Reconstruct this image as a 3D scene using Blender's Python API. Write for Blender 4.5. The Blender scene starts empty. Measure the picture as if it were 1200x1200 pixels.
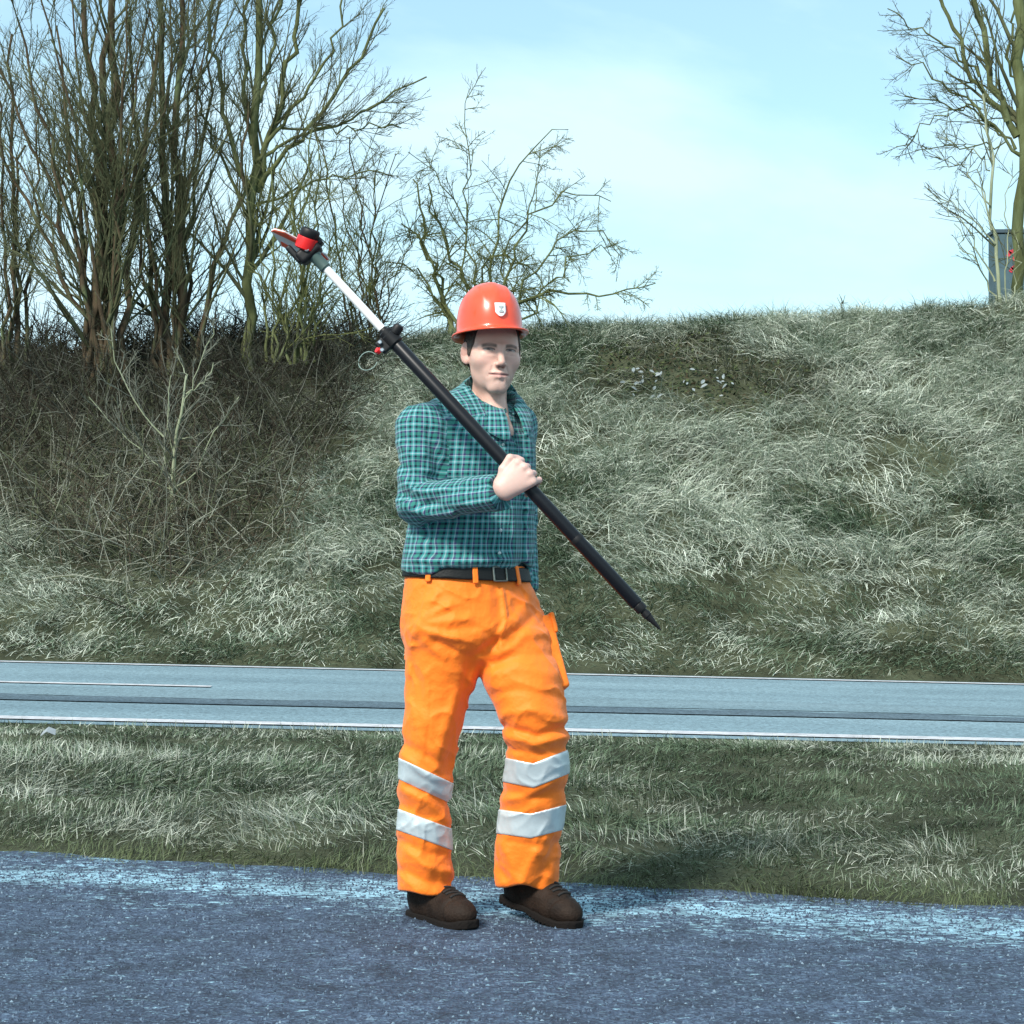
import bpy, bmesh, math, random
import numpy as np
from mathutils import Vector, Matrix, Quaternion
R = math.radians
rng = np.random.default_rng(7)
random.seed(7)
scene = bpy.context.scene
col = scene.collection

# ------------------------------------------------------------------ camera
F, HC = 2442.0, 1.10            # focal length in photo pixels (1200 wide), lens height
HZ = 642.0                      # photo row of the eye level
cam_d = bpy.data.cameras.new('camera'); cam = bpy.data.objects.new('camera', cam_d); col.objects.link(cam)
cam.location = (0, 0, HC); cam.rotation_euler = (R(90), 0, 0)
cam_d.sensor_width = 36; cam_d.sensor_fit = 'HORIZONTAL'
cam_d.lens = 36*F/1200; cam_d.shift_y = (HZ-600)/1200
cam_d.clip_start = 0.1; cam_d.clip_end = 3000
scene.camera = cam

# ------------------------------------------------------------------ light
SUN = Vector((-0.40, -0.64, 0.66)).normalized()
world = bpy.data.worlds.new('World'); scene.world = world; world.use_nodes = True
wn, wl = world.node_tree.nodes, world.node_tree.links
wn.clear()
wo = wn.new('ShaderNodeOutputWorld'); bg = wn.new('ShaderNodeBackground'); bg.inputs['Strength'].default_value = 0.125
sky = wn.new('ShaderNodeTexSky'); sky.sky_type = 'NISHITA'; sky.sun_disc = False
sky.sun_elevation = math.asin(SUN.z); sky.sun_rotation = math.atan2(SUN.x, SUN.y) % (2*math.pi)
sky.air_density = 1.0; sky.dust_density = 0.6; sky.ozone_density = 1.2
tc = wn.new('ShaderNodeTexCoord'); mp = wn.new('ShaderNodeMapping'); mp.inputs['Scale'].default_value = (1.0, 1.0, 3.2)
mp.inputs['Location'].default_value = (0.35, 0.2, 0.1)
nz = wn.new('ShaderNodeTexNoise'); nz.inputs['Scale'].default_value = 3.2; nz.inputs['Detail'].default_value = 9; nz.inputs['Roughness'].default_value = 0.5; nz.inputs['Distortion'].default_value = 0.35
cr = wn.new('ShaderNodeValToRGB'); cr.color_ramp.elements[0].position = 0.40; cr.color_ramp.elements[1].position = 0.58
cr.color_ramp.elements[0].color = (0.30, 0.30, 0.30, 1); cr.color_ramp.elements[1].color = (0.92, 0.92, 0.92, 1)
mx = wn.new('ShaderNodeMix'); mx.data_type = 'RGBA'
CLOUD = (5.1, 6.9, 7.7, 1)
mx.inputs[7].default_value = CLOUD
# the bluer thin air between the clouds
tint = wn.new('ShaderNodeMix'); tint.data_type = 'RGBA'; tint.blend_type = 'MULTIPLY'; tint.inputs[0].default_value = 1
tint.inputs[7].default_value = (0.92, 1.17, 1.12, 1)
wl.new(sky.outputs[0], tint.inputs[6])
wl.new(tc.outputs['Generated'], mp.inputs[0]); wl.new(mp.outputs[0], nz.inputs['Vector']); wl.new(nz.outputs['Fac'], cr.inputs[0])
wl.new(cr.outputs[0], mx.inputs[0]); wl.new(tint.outputs[2], mx.inputs[6]); wl.new(mx.outputs[2], bg.inputs[0]); wl.new(bg.outputs[0], wo.inputs[0])

sd = bpy.data.lights.new('sun', 'SUN'); so = bpy.data.objects.new('sun', sd); col.objects.link(so)
sd.energy = 4.1; sd.angle = R(9); sd.color = (1.0, 0.94, 0.86)
so.rotation_euler = (-SUN).to_track_quat('-Z', 'Y').to_euler(); so.location = (-8, -8, 12)
scene.view_settings.view_transform = 'Standard'; scene.view_settings.look = 'None'
scene.view_settings.gamma = 1; scene.view_settings.use_curve_mapping = False
scene.view_settings.exposure = 0.40
scene.render.engine = 'CYCLES'

# ------------------------------------------------------------------ helpers
def lin(r, g, b):
    f = lambda c: (c/255/12.92) if c/255 <= 0.04045 else ((c/255+0.055)/1.055)**2.4
    return (f(r), f(g), f(b))

def tag(o, label=None, cat=None, group=None, kind=None):
    if label: o['label'] = label
    if cat: o['category'] = cat
    if group: o['group'] = group
    if kind: o['kind'] = kind
    return o

def link(name, me, mat=None, parent=None):
    o = bpy.data.objects.new(name, me); col.objects.link(o)
    if mat and me and len(me.materials) == 0: me.materials.append(mat)
    if parent: o.parent = parent
    return o

def empty(name, loc=(0, 0, 0)):
    o = bpy.data.objects.new(name, None); col.objects.link(o); o.location = loc; o.empty_display_size = 0.1
    return o

def mesh_np(name, V, faces, smooth=True, colors=None):
    """V (N,3); faces = list of int arrays (M,k), k may differ between the arrays."""
    me = bpy.data.meshes.new(name)
    V = np.ascontiguousarray(V, dtype=np.float32)
    me.vertices.add(len(V)); me.vertices.foreach_set('co', V.ravel())
    fl = [np.asarray(f, dtype=np.int32) for f in faces if len(f)]
    loops = np.concatenate([f.ravel() for f in fl])
    tot = np.concatenate([np.full(len(f), f.shape[1], dtype=np.int32) for f in fl])
    start = np.concatenate([[0], np.cumsum(tot)[:-1]]).astype(np.int32)
    me.loops.add(len(loops)); me.loops.foreach_set('vertex_index', loops)
    me.polygons.add(len(tot)); me.polygons.foreach_set('loop_start', start); me.polygons.foreach_set('loop_total', tot)
    me.polygons.foreach_set('use_smooth', np.full(len(tot), smooth))
    if colors is not None:
        a = me.color_attributes.new('Col', 'FLOAT_COLOR', 'POINT')
        c4 = np.ones((len(V), 4), dtype=np.float32); c4[:, :3] = colors
        a.data.foreach_set('color', c4.ravel())
    me.update(calc_edges=True); me.validate()
    return me

def ns(mat): return mat.node_tree.nodes, mat.node_tree.links

def mat_plain(name, base, rough=0.6, metal=0.0, var=0.0, vscale=20.0, bump=0.0, bscale=60.0, spec=0.5, coat=0.0, sheen=0.0, attr=False, sss=0.0):
    m = bpy.data.materials.new(name); m.use_nodes = True
    n, l = ns(m); p = n['Principled BSDF']
    p.inputs['Roughness'].default_value = rough; p.inputs['Metallic'].default_value = metal
    p.inputs['Specular IOR Level'].default_value = spec; p.inputs['Coat Weight'].default_value = coat
    p.inputs['Sheen Weight'].default_value = sheen
    if sss: 
        p.inputs['Subsurface Weight'].default_value = sss; p.inputs['Subsurface Radius'].default_value = (0.012, 0.005, 0.003); p.inputs['Subsurface Scale'].default_value = 1.0
    tcn = n.new('ShaderNodeTexCoord')
    src = None
    if attr:
        a = n.new('ShaderNodeVertexColor'); a.layer_name = 'Col'; src = a.outputs[0]
    if var:
        t = n.new('ShaderNodeTexNoise'); t.inputs['Scale'].default_value = vscale; t.inputs['Detail'].default_value = 6
        l.new(tcn.outputs['Object'], t.inputs['Vector'])
        mr = n.new('ShaderNodeMapRange'); mr.inputs[1].default_value = 0.25; mr.inputs[2].default_value = 0.75
        mr.inputs[3].default_value = 1-var; mr.inputs[4].default_value = 1+var
        l.new(t.outputs['Fac'], mr.inputs[0])
        mm = n.new('ShaderNodeMix'); mm.data_type = 'RGBA'; mm.blend_type = 'MULTIPLY'; mm.inputs[0].default_value = 1
        if src: l.new(src, mm.inputs[6])
        else: mm.inputs[6].default_value = (*base, 1)
        l.new(mr.outputs[0], mm.inputs[7]); src = mm.outputs[2]
    if src: l.new(src, p.inputs['Base Color'])
    else: p.inputs['Base Color'].default_value = (*base, 1)
    if bump:
        t2 = n.new('ShaderNodeTexNoise'); t2.inputs['Scale'].default_value = bscale; t2.inputs['Detail'].default_value = 5
        l.new(tcn.outputs['Object'], t2.inputs['Vector'])
        b = n.new('ShaderNodeBump'); b.inputs['Strength'].default_value = bump; b.inputs['Distance'].default_value = 0.01
        l.new(t2.outputs['Fac'], b.inputs['Height']); l.new(b.outputs[0], p.inputs['Normal'])
    return m

def _hash(ix, iy, iz, seed):
    h = (ix.astype(np.int64)*374761393 + iy.astype(np.int64)*668265263 + iz.astype(np.int64)*2147483647 + seed*1274126177) & 0xFFFFFFFF
    h = ((h ^ (h >> 13))*1274126177) & 0xFFFFFFFF
    h = ((h ^ (h >> 16))*2246822519) & 0xFFFFFFFF
    h = h ^ (h >> 15)
    return (h & 0xFFFFFF)/float(0xFFFFFF)

def vnoise(p, seed=0):
    """value noise in -1..1 at points (N,3)"""
    p = np.asarray(p, dtype=np.float64); i = np.floor(p); f = p-i; i = i.astype(np.int64)
    u = f*f*(3-2*f); r = 0
    for dx in (0, 1):
        for dy in (0, 1):
            for dz in (0, 1):
                w = (u[:, 0] if dx else 1-u[:, 0])*(u[:, 1] if dy else 1-u[:, 1])*(u[:, 2] if dz else 1-u[:, 2])
                r = r + w*_hash(i[:, 0]+dx, i[:, 1]+dy, i[:, 2]+dz, seed)
    return r*2-1

def fbm(p, seed=0, oct=3):
    r = 0; a = 1; s = 0
    for k in range(oct):
        r = r + a*vnoise(np.asarray(p)*(2**k), seed+k); s += a; a *= 0.5
    return r/s

def sstep(a, b, x): 
    t = np.clip((x-a)/(b-a), 0, 1); return t*t*(3-2*t)

# ------------------------------------------------------------------ terrain
TILT = 0.0225                      # the road runs gently downhill to the right
YN, YF = 12.56, 18.16              # the two edge lines of the road
TOE, CREST = 18.62, 26.5
def edge_near(x): return 6.83-0.21*x          # where the worn asphalt meets the grass
_cx = np.array([-60, -6.5, -2.2, 0.43, 2.2, 4.3, 5.6, 6.5, 60.])
_cz = np.array([3.45, 3.56, 3.78, 3.90, 3.95, 4.03, 4.12, 4.22, 4.5])
def ground_z(x, y, fine=True):
    x = np.asarray(x, float); y = np.asarray(y, float)
    base = -TILT*np.clip(x, -40, 40)
    zc = np.interp(x, _cx, _cz)-base
    t = np.clip((y-TOE)/(CREST-TOE), 0, 1)
    prof = 0.82*t+0.18*t*t*(3-2*t) - 0.05*np.sin(np.pi*t)**2*(1-t)
    rnd = sstep(0.93, 1.0, t)
    z = base+zc*prof - 0.03*rnd
    z = z - np.clip(y-CREST, 0, 400)*0.012
    if fine:
        q = np.stack([x.ravel(), y.ravel(), 0*x.ravel()], 1)
        onb = sstep(TOE, TOE+1.0, y)
        bum = (fbm(q*0.9, 3, 3)*0.10+fbm(q*2.7, 11, 2)*0.05).reshape(x.shape)
        z = z+bum*onb
        ver = sstep(0.0, 0.5, y-edge_near(x))*(1-sstep(YN-1.4, YN-0.5, y))
        vb = (fbm(q*1.3, 21, 3)*0.03).reshape(x.shape)
        z = z+(vb+0.035)*ver
    return z

def pix(px, py, Y): return np.array([(px-600)/F*Y, Y, HC+(HZ-py)/F*Y])
def hit(px, py, y0=4.5, y1=27.5):
    ys = np.linspace(y0, y1, 3000); xs = (px-600)/F*ys; zs = HC+(HZ-py)/F*ys
    g = ground_z(xs, ys); k = np.nonzero(zs <= g)[0]
    i = k[0] if len(k) else len(ys)-1
    return np.array([xs[i], ys[i], g[i]])
def proj(p):
    p = np.asarray(p); return 600+F*p[..., 0]/p[..., 1], HZ-F*(p[..., 2]-HC)/p[..., 1]
# ================================================================== SETTING
def grid_axis(parts):
    out = [parts[0][0]]
    for a, b, st in parts:
        n = max(1, int(round((b-a)/st))); out += list(np.linspace(a, b, n+1)[1:])
    return np.array(out)
gx = grid_axis([(-900, -120, 130), (-120, -20, 10), (-20, -9, 0.8), (-9, 9, 0.14), (9, 20, 0.8), (20, 120, 10), (120, 900, 130)])
gy = grid_axis([(-300, -20, 40), (-20, 3, 2), (3, 12.0, 0.13), (12.0, 18.6, 0.6), (18.6, 28, 0.13), (28, 60, 2), (60, 1500, 120)])
GX, GY = np.meshgrid(gx, gy); GZ = ground_z(GX, GY)
nx, ny = len(gx), len(gy)
idx = np.arange(nx*ny).reshape(ny, nx)
quads = np.stack([idx[:-1, :-1], idx[:-1, 1:], idx[1:, 1:], idx[1:, :-1]], -1).reshape(-1, 4)

m_soil = bpy.data.materials.new('soil_and_thatch'); m_soil.use_nodes = True
n, l = ns(m_soil); p = n['Principled BSDF']; p.inputs['Roughness'].default_value = 0.95; p.inputs['Specular IOR Level'].default_value = 0.15
g_ = n.new('ShaderNodeNewGeometry')
t1 = n.new('ShaderNodeTexNoise'); t1.inputs['Scale'].default_value = 1.6; t1.inputs['Detail'].default_value = 5
t2 = n.new('ShaderNodeTexNoise'); t2.inputs['Scale'].default_value = 38; t2.inputs['Detail'].default_value = 6; t2.inputs['Roughness'].default_value = 0.7
l.new(g_.outputs['Position'], t1.inputs['Vector']); l.new(g_.outputs['Position'], t2.inputs['Vector'])
r1 = n.new('ShaderNodeValToRGB'); r1.color_ramp.elements[0].position = 0.35; r1.color_ramp.elements[1].position = 0.68
r1.color_ramp.elements[0].color = (0.030, 0.034, 0.018, 1); r1.color_ramp.elements[1].color = (0.085, 0.095, 0.055, 1)
mm = n.new('ShaderNodeMix'); mm.data_type = 'RGBA'; mm.blend_type = 'OVERLAY'; mm.inputs[0].default_value = 0.8
l.new(t1.outputs['Fac'], r1.inputs[0]); l.new(r1.outputs[0], mm.inputs[6]); l.new(t2.outputs['Fac'], mm.inputs[7]); l.new(mm.outputs[2], p.inputs['Base Color'])
b = n.new('ShaderNodeBump'); b.inputs['Strength'].default_value = 0.8; b.inputs['Distance'].default_value = 0.03
l.new(t2.outputs['Fac'], b.inputs['Height']); l.new(b.outputs[0], p.inputs['Normal'])
gnd = link('ground', mesh_np('ground', np.stack([GX.ravel(), GY.ravel(), GZ.ravel()], 1), [quads]), m_soil)
tag(gnd, 'rough ground of the verge, the embankment and the field behind it', kind='structure')

def sheet(name, xa, xb, fy0, fy1, dz, mat, nxs=120, nys=6, jag=0.0, seed=1):
    xs = np.linspace(xa, xb, nxs); v = np.linspace(0, 1, nys)
    X, Vv = np.meshgrid(xs, v)
    Y0 = fy0(xs); Y1 = fy1(xs)
    if jag:
        q = np.stack([xs*3.1, 0*xs, 0*xs], 1)
        Y1 = Y1+jag*fbm(q, seed, 4); 
    Y = Y0[None]*(1-Vv)+Y1[None]*Vv
    Z = ground_z(X, Y, False)+dz
    I = np.arange(nxs*nys).reshape(nys, nxs)
    q = np.stack([I[:-1, :-1], I[:-1, 1:], I[1:, 1:], I[1:, :-1]], -1).reshape(-1, 4)
    return link(name, mesh_np(name, np.stack([X.ravel(), Y.ravel(), Z.ravel()], 1), [q]), mat)
cst = lambda c: (lambda x: np.full_like(x, c))

def mat_asphalt(name, c0, c1, band=None, speck=0.3, sc=220.0, bmp=0.6):
    m = bpy.data.materials.new(name); m.use_nodes = True
    n, l = ns(m); p = n['Principled BSDF']; p.inputs['Roughness'].default_value = 0.85; p.inputs['Specular IOR Level'].default_value = 0.3
    g = n.new('ShaderNodeNewGeometry')
    a = n.new('ShaderNodeTexNoise'); a.inputs['Scale'].default_value = 0.9; a.inputs['Detail'].default_value = 6
    st = n.new('ShaderNodeMapping'); st.inputs['Scale'].default_value = (0.25, 1.6, 1)
    l.new(g.outputs['Position'], st.inputs[0]); l.new(st.outputs[0], a.inputs['Vector'])
    ra = n.new('ShaderNodeValToRGB'); ra.color_ramp.elements[0].position = 0.3; ra.color_ramp.elements[1].position = 0.7
    ra.color_ramp.elements[0].color = (*c0, 1); ra.color_ramp.elements[1].color = (*c1, 1)
    l.new(a.outputs['Fac'], ra.inputs[0])
    v = n.new('ShaderNodeTexVoronoi'); v.inputs['Scale'].default_value = sc
    l.new(g.outputs['Position'], v.inputs['Vector'])
    mr = n.new('ShaderNodeMapRange'); mr.inputs[3].default_value = 1-speck; mr.inputs[4].default_value = 1+speck
    sp = n.new('ShaderNodeSeparateColor'); l.new(v.outputs['Color'], sp.inputs[0]); l.new(sp.outputs[0], mr.inputs[0])
    mu = n.new('ShaderNodeMix'); mu.data_type = 'RGBA'; mu.blend_type = 'MULTIPLY'; mu.inputs[0].default_value = 1
    l.new(ra.outputs[0], mu.inputs[6]); l.new(mr.outputs[0], mu.inputs[7])
    l.new(mu.outputs[2], p.inputs['Base Color'])
    bb = n.new('ShaderNodeBump'); bb.inputs['Strength'].default_value = bmp; bb.inputs['Distance'].default_value = 0.006
    l.new(v.outputs['Distance'], bb.inputs['Height']); l.new(bb.outputs[0], p.inputs['Normal'])
    return m
m_road = mat_asphalt('road_asphalt', (0.135, 0.205, 0.24), (0.195, 0.285, 0.325), speck=0.32, sc=60)
m_seal = mat_asphalt('tar_seal', (0.050, 0.080, 0.105), (0.095, 0.140, 0.17), speck=0.4, sc=60)
m_worn = mat_asphalt('worn_wheel_track', (0.12, 0.185, 0.215), (0.17, 0.245, 0.28), speck=0.3, sc=60)
m_line = mat_plain('road_paint', (0.50, 0.50, 0.52), 0.6, var=0.35, vscale=16)
road = sheet('road', -40, 40, cst(YN-0.28), cst(YF+0.26), 0.004, m_road, 200, 12); tag(road, 'grey blue asphalt road crossing the picture behind the verge', kind='structure')
worn = sheet('worn_track', -40, 40, lambda x: 14.5+0.05*np.sin(x*0.7), lambda x: 15.35+0.06*np.sin(x*0.9+1), 0.008, m_worn, 200); tag(worn, 'slightly darker worn wheel track on the road', kind='structure')
seal = sheet('tar_strip', -40, 40, lambda x: 13.95+0.03*np.sin(x*0.8), lambda x: 14.42+0.03*np.sin(x*1.1+2), 0.012, m_seal, 600, 4, 0.14); tag(seal, 'dark tar strip along the near lane of the road', kind='structure')
for nm, y0, y1, x0, x1, lb in (('edge_line', YN-0.10, YN+0.10, -40, 40, 'white painted line along the near edge of the road'),
                               ('edge_line', YF-0.05, YF+0.08, -40, 40, 'white painted line along the far edge of the road below the bank'),
                               ('centre_line', 15.56, 15.69, -8.0, (247-600)/F*15.6, 'white painted centre dash on the left of the road')):
    o = sheet(nm, x0, x1, cst(y0), cst(y1), 0.012, m_line, 100, 3); tag(o, lb, kind='structure')

# foreground: worn asphalt with a bleached, gritty band along the grass
m_fore = bpy.data.materials.new('worn_foreground_asphalt'); m_fore.use_nodes = True
n, l = ns(m_fore); p = n['Principled BSDF']; p.inputs['Roughness'].default_value = 0.8; p.inputs['Specular IOR Level'].default_value = 0.35
g = n.new('ShaderNodeNewGeometry'); sx = n.new('ShaderNodeSeparateXYZ'); l.new(g.outputs['Position'], sx.inputs[0])
def mth(op, a, b=None):
    q = n.new('ShaderNodeMath'); q.operation = op
    for i, s in enumerate((a, b)):
        if s is None: continue
        if isinstance(s, (int, float)): q.inputs[i].default_value = s
        else: l.new(s, q.inputs[i])
    return q.outputs[0]
dist = mth('SUBTRACT', mth('ADD', sx.outputs['Y'], mth('MULTIPLY', sx.outputs['X'], 0.21)), 6.83)      # 0 at the grass, negative towards the lens
nA = n.new('ShaderNodeTexNoise'); nA.inputs['Scale'].default_value = 2.2; nA.inputs['Detail'].default_value = 4
mpA = n.new('ShaderNodeMapping'); mpA.inputs['Scale'].default_value = (0.9, 1.8, 1); l.new(g.outputs['Position'], mpA.inputs[0]); l.new(mpA.outputs[0], nA.inputs['Vector'])
nB = n.new('ShaderNodeTexNoise'); nB.inputs['Scale'].default_value = 30; nB.inputs['Detail'].default_value = 8; nB.inputs['Roughness'].default_value = 0.75; nB.inputs['Distortion'].default_value = 0.6
mpB = n.new('ShaderNodeMapping'); mpB.inputs['Scale'].default_value = (0.7, 1.3, 1); l.new(g.outputs['Position'], mpB.inputs[0]); l.new(mpB.outputs[0], nB.inputs['Vector'])
d2 = mth('ADD', dist, mth('MULTIPLY', mth('SUBTRACT', nA.outputs['Fac'], 0.5), 0.75))
band = mth('SUBTRACT', 1.0, mth('MINIMUM', mth('MULTIPLY', mth('ABSOLUTE', mth('ADD', d2, 0.36)), 2.2), 1.0))      # a ridge 0.3 m in from the grass
k = mth('ADD', mth('MULTIPLY', band, 0.50), mth('MULTIPLY', mth('SUBTRACT', nB.outputs['Fac'], 0.5), 3.0))
rk = n.new('ShaderNodeValToRGB'); rk.color_ramp.elements[0].position = 0.28; rk.color_ramp.elements[1].position = 0.46
rk.color_ramp.elements[0].color = (0, 0, 0, 1); rk.color_ramp.elements[1].color = (1, 1, 1, 1); l.new(k, rk.inputs[0])
vo = n.new('ShaderNodeTexVoronoi'); vo.inputs['Scale'].default_value = 105; l.new(g.outputs['Position'], vo.inputs['Vector'])
sp = n.new('ShaderNodeSeparateColor'); l.new(vo.outputs['Color'], sp.inputs[0])
rs = n.new('ShaderNodeValToRGB')
for i, (pos, c) in enumerate(((0.0, (0.024, 0.036, 0.060)), (0.55, (0.042, 0.064, 0.105)), (0.86, (0.068, 0.105, 0.16)), (1.0, (0.10, 0.15, 0.21)))):
    e = rs.color_ramp.elements[i] if i < 2 else rs.color_ramp.elements.new(pos)
    e.position = pos; e.color = (*c, 1)
l.new(sp.outputs[0], rs.inputs[0])
mxb = n.new('ShaderNodeMix'); mxb.data_type = 'RGBA'; l.new(rk.outputs[0], mxb.inputs[0]); l.new(rs.outputs[0], mxb.inputs[6])
mxb.inputs[7].default_value = (0.27, 0.45, 0.54, 1)
nC = n.new('ShaderNodeTexNoise'); nC.inputs['Scale'].default_value = 5.5; nC.inputs['Detail'].default_value = 7; nC.inputs['Roughness'].default_value = 0.7; l.new(g.outputs['Position'], nC.inputs['Vector'])
mC = n.new('ShaderNodeMapRange'); mC.inputs[1].default_value = 0.32; mC.inputs[2].default_value = 0.68; mC.inputs[3].default_value = 0.55; mC.inputs[4].default_value = 1.5; l.new(nC.outputs['Fac'], mC.inputs[0])
mxC = n.new('ShaderNodeMix'); mxC.data_type = 'RGBA'; mxC.blend_type = 'MULTIPLY'; mxC.inputs[0].default_value = 1; l.new(mxb.outputs[2], mxC.inputs[6]); l.new(mC.outputs[0], mxC.inputs[7])
l.new(mxC.outputs[2], p.inputs['Base Color'])
bb = n.new('ShaderNodeBump'); bb.inputs['Strength'].default_value = 0.9; bb.inputs['Distance'].default_value = 0.008
hh = mth('ADD', mth('MULTIPLY', vo.outputs['Distance'], 0.7), nB.outputs['Fac']); l.new(hh, bb.inputs['Height']); l.new(bb.outputs[0], p.inputs['Normal'])
fore = sheet('pavement', -30, 30, cst(-8.0), lambda x: edge_near(x)+0.05, 0.004, m_fore, 900, 6, 0.10, 5); tag(fore, 'worn dark asphalt with a bleached gritty band beside the grass', kind='structure')

# ------------------------------------------------------------------ grass blades
m_grass = mat_plain('grass_blade', (0.1, 0.1, 0.05), 0.65, attr=True, spec=0.25)
def blades(name, B, az, L, W, a0, a1, C, tipC=None):
    """every blade a bent, tapering ribbon; az = heading it falls to, a0/a1 = tilt from vertical at foot/tip"""
    N = len(B); ts = [0.0, 0.52, 1.0]
    h = np.stack([np.cos(az), np.sin(az), 0*az], 1); side = np.stack([-np.sin(az), np.cos(az), 0*az], 1)
    tw = rng.normal(0, 0.7, N)[:, None]; side = side*np.cos(tw)+np.array([[0, 0, 1.0]])*np.sin(tw)*0.8
    P = B.copy(); V = []; prev = 0
    for i, t in enumerate(ts):
        if i:
            a = a0+(a1-a0)*((t+prev)/2); P = P+(h*np.sin(a)[:, None]+np.array([[0, 0, 1.0]])*np.cos(a)[:, None])*((t-prev)*L)[:, None]; prev = t
        w = (W*(1-0.75*t))[:, None]
        if i < 2: V += [P-side*w*0.5, P+side*w*0.5]
        else: V += [P]
    V = np.stack(V, 1).reshape(-1, 3)
    o = np.arange(N)[:, None]*5
    q = o+np.array([[0, 1, 3, 2]]); t3 = o+np.array([[2, 3, 4]])
    CC = np.repeat(C[:, None, :], 5, 1)
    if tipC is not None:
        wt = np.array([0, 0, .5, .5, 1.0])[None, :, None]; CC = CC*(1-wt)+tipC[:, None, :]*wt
    me = mesh_np(name, V, [q, t3], True, CC.reshape(-1, 3))
    return link(name, me, m_grass)

STRAW = np.array([[0.44, 0.485, 0.395], [0.355, 0.40, 0.315], [0.58, 0.62, 0.53], [0.265, 0.305, 0.235]])
GREEN = np.array([[0.080, 0.125, 0.070], [0.108, 0.155, 0.092], [0.14, 0.19, 0.122], [0.055, 0.085, 0.044]])
def pick(A, N): return A[rng.integers(0, len(A), N)]*rng.uniform(0.8, 1.2, (N, 1))

# --- masks on the bank, written in metres on the slope
def brush_mask(x, y):          # the dark scrub under the trees
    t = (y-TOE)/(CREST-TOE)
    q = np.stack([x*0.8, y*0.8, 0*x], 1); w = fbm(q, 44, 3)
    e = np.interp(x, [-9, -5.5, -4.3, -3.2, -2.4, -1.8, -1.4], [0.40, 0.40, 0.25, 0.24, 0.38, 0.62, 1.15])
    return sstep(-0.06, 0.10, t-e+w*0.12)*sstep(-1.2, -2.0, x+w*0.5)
def weed_mask(x, y):
    t = (y-TOE)/(CREST-TOE); q = np.stack([x*1.3, y*1.3, 0*x], 1); w = fbm(q, 47, 3)
    d = np.sqrt(((x-2.25)/1.15)**2+((t-0.81)/0.115)**2)
    return sstep(1.35, 0.80, d+w*0.9)

# tufts on the bank: blades of a tuft share heading and colour, bent over by wind and snow
def bank_grass():
    NT = 15000
    x = rng.uniform(-9.0, 9.0, NT); y = TOE+0.05+(CREST+0.7-TOE)*rng.uniform(0, 1, NT)
    t = (y-TOE)/(CREST-TOE)
    q = np.stack([x, y, 0*x], 1)
    n1 = fbm(q*0.55, 61, 3); n2 = fbm(q*1.9, 65, 2); n3 = fbm(q*0.35, 69, 2); n4 = fbm(q*3.3, 68, 2)
    long_ = sstep(0.20, 0.36, t+n3*0.10)
    br = brush_mask(x, y); wd = weed_mask(x, y)
    strawness = np.clip(0.56+0.85*n1+0.75*n2+0.9*n4+0.22*sstep(0.3, 0.6, t)-0.08*(1-long_), 0.03, 1)
    right = sstep(2.6, 4.4, x)*sstep(0.45, 0.8, t); strawness = np.clip(strawness+0.35*right, 0, 1)
    edge = np.exp(-((t-np.interp(x, [-9, -5.5, -4.3, -3.2, -2.4, -1.8], [0.36, 0.36, 0.2, 0.2, 0.34, 0.55]))/0.06)**2)*(x < -1.5)
    strawness = np.clip(strawness+0.5*edge, 0, 1)
    keep = rng.uniform(0, 1, NT) > np.maximum(br*0.80, wd*0.8)
    bare = (fbm(q*2.6, 71, 2) > 0.36) & (long_ > 0.5); keep &= ~(bare & (rng.uniform(0, 1, NT) < 0.8))
    x, y, t, long_, br, wd, s, n1, n2 = [v[keep] for v in (x, y, t, long_, br, wd, strawness, n1, n2)]
    M = len(x); nb = np.where(long_ > 0.5, 21, 24)
    T = np.repeat(np.arange(M), nb); N = len(T)
    q = np.stack([x, y, 0*x], 1)
    headT = -np.pi/2+fbm(q*0.9, 81, 3)*4.2+rng.normal(0, 1.0, M)
    az = headT[T]+rng.normal(0, 0.65, N)
    spread = np.where(long_ > 0.5, 0.10, 0.09)[T]
    bx = x[T]+rng.normal(0, 1, N)*spread; by = y[T]+rng.normal(0, 1, N)*spread
    by = np.maximum(by, TOE-0.06+rng.uniform(0, 0.1, N))
    B = np.stack([bx, by, ground_z(bx, by)-0.01], 1)
    L = np.where(long_[T] > 0.5, rng.uniform(0.16, 0.46, N), rng.uniform(0.07, 0.17, N))*(1+0.25*n1[T])
    W = np.where(long_[T] > 0.5, rng.uniform(0.006, 0.012, N), rng.uniform(0.006, 0.010, N))
    a0 = rng.uniform(0.15, 1.0, N)+0.2*(long_[T] > 0.5); a0 += 0.35*(long_[T] <= 0.5); a1 = a0+np.where(long_[T] > 0.5, rng.uniform(0.7, 1.6, N), rng.uniform(0.2, 1.0, N))
    isS = rng.uniform(0, 1, N) < s[T]
    C = np.where(isS[:, None], pick(STRAW, N), pick(GREEN, N)*np.array([1.0, 1.0, 1.05]))
    C *= rng.uniform(0.75, 1.15, M)[T][:, None]
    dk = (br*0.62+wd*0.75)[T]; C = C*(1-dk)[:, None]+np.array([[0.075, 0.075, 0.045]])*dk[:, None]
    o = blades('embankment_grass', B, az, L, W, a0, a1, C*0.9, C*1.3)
    tag(o, 'long wind combed straw and green grass over the embankment', 'grass', kind='stuff')
bank_grass()

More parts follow.
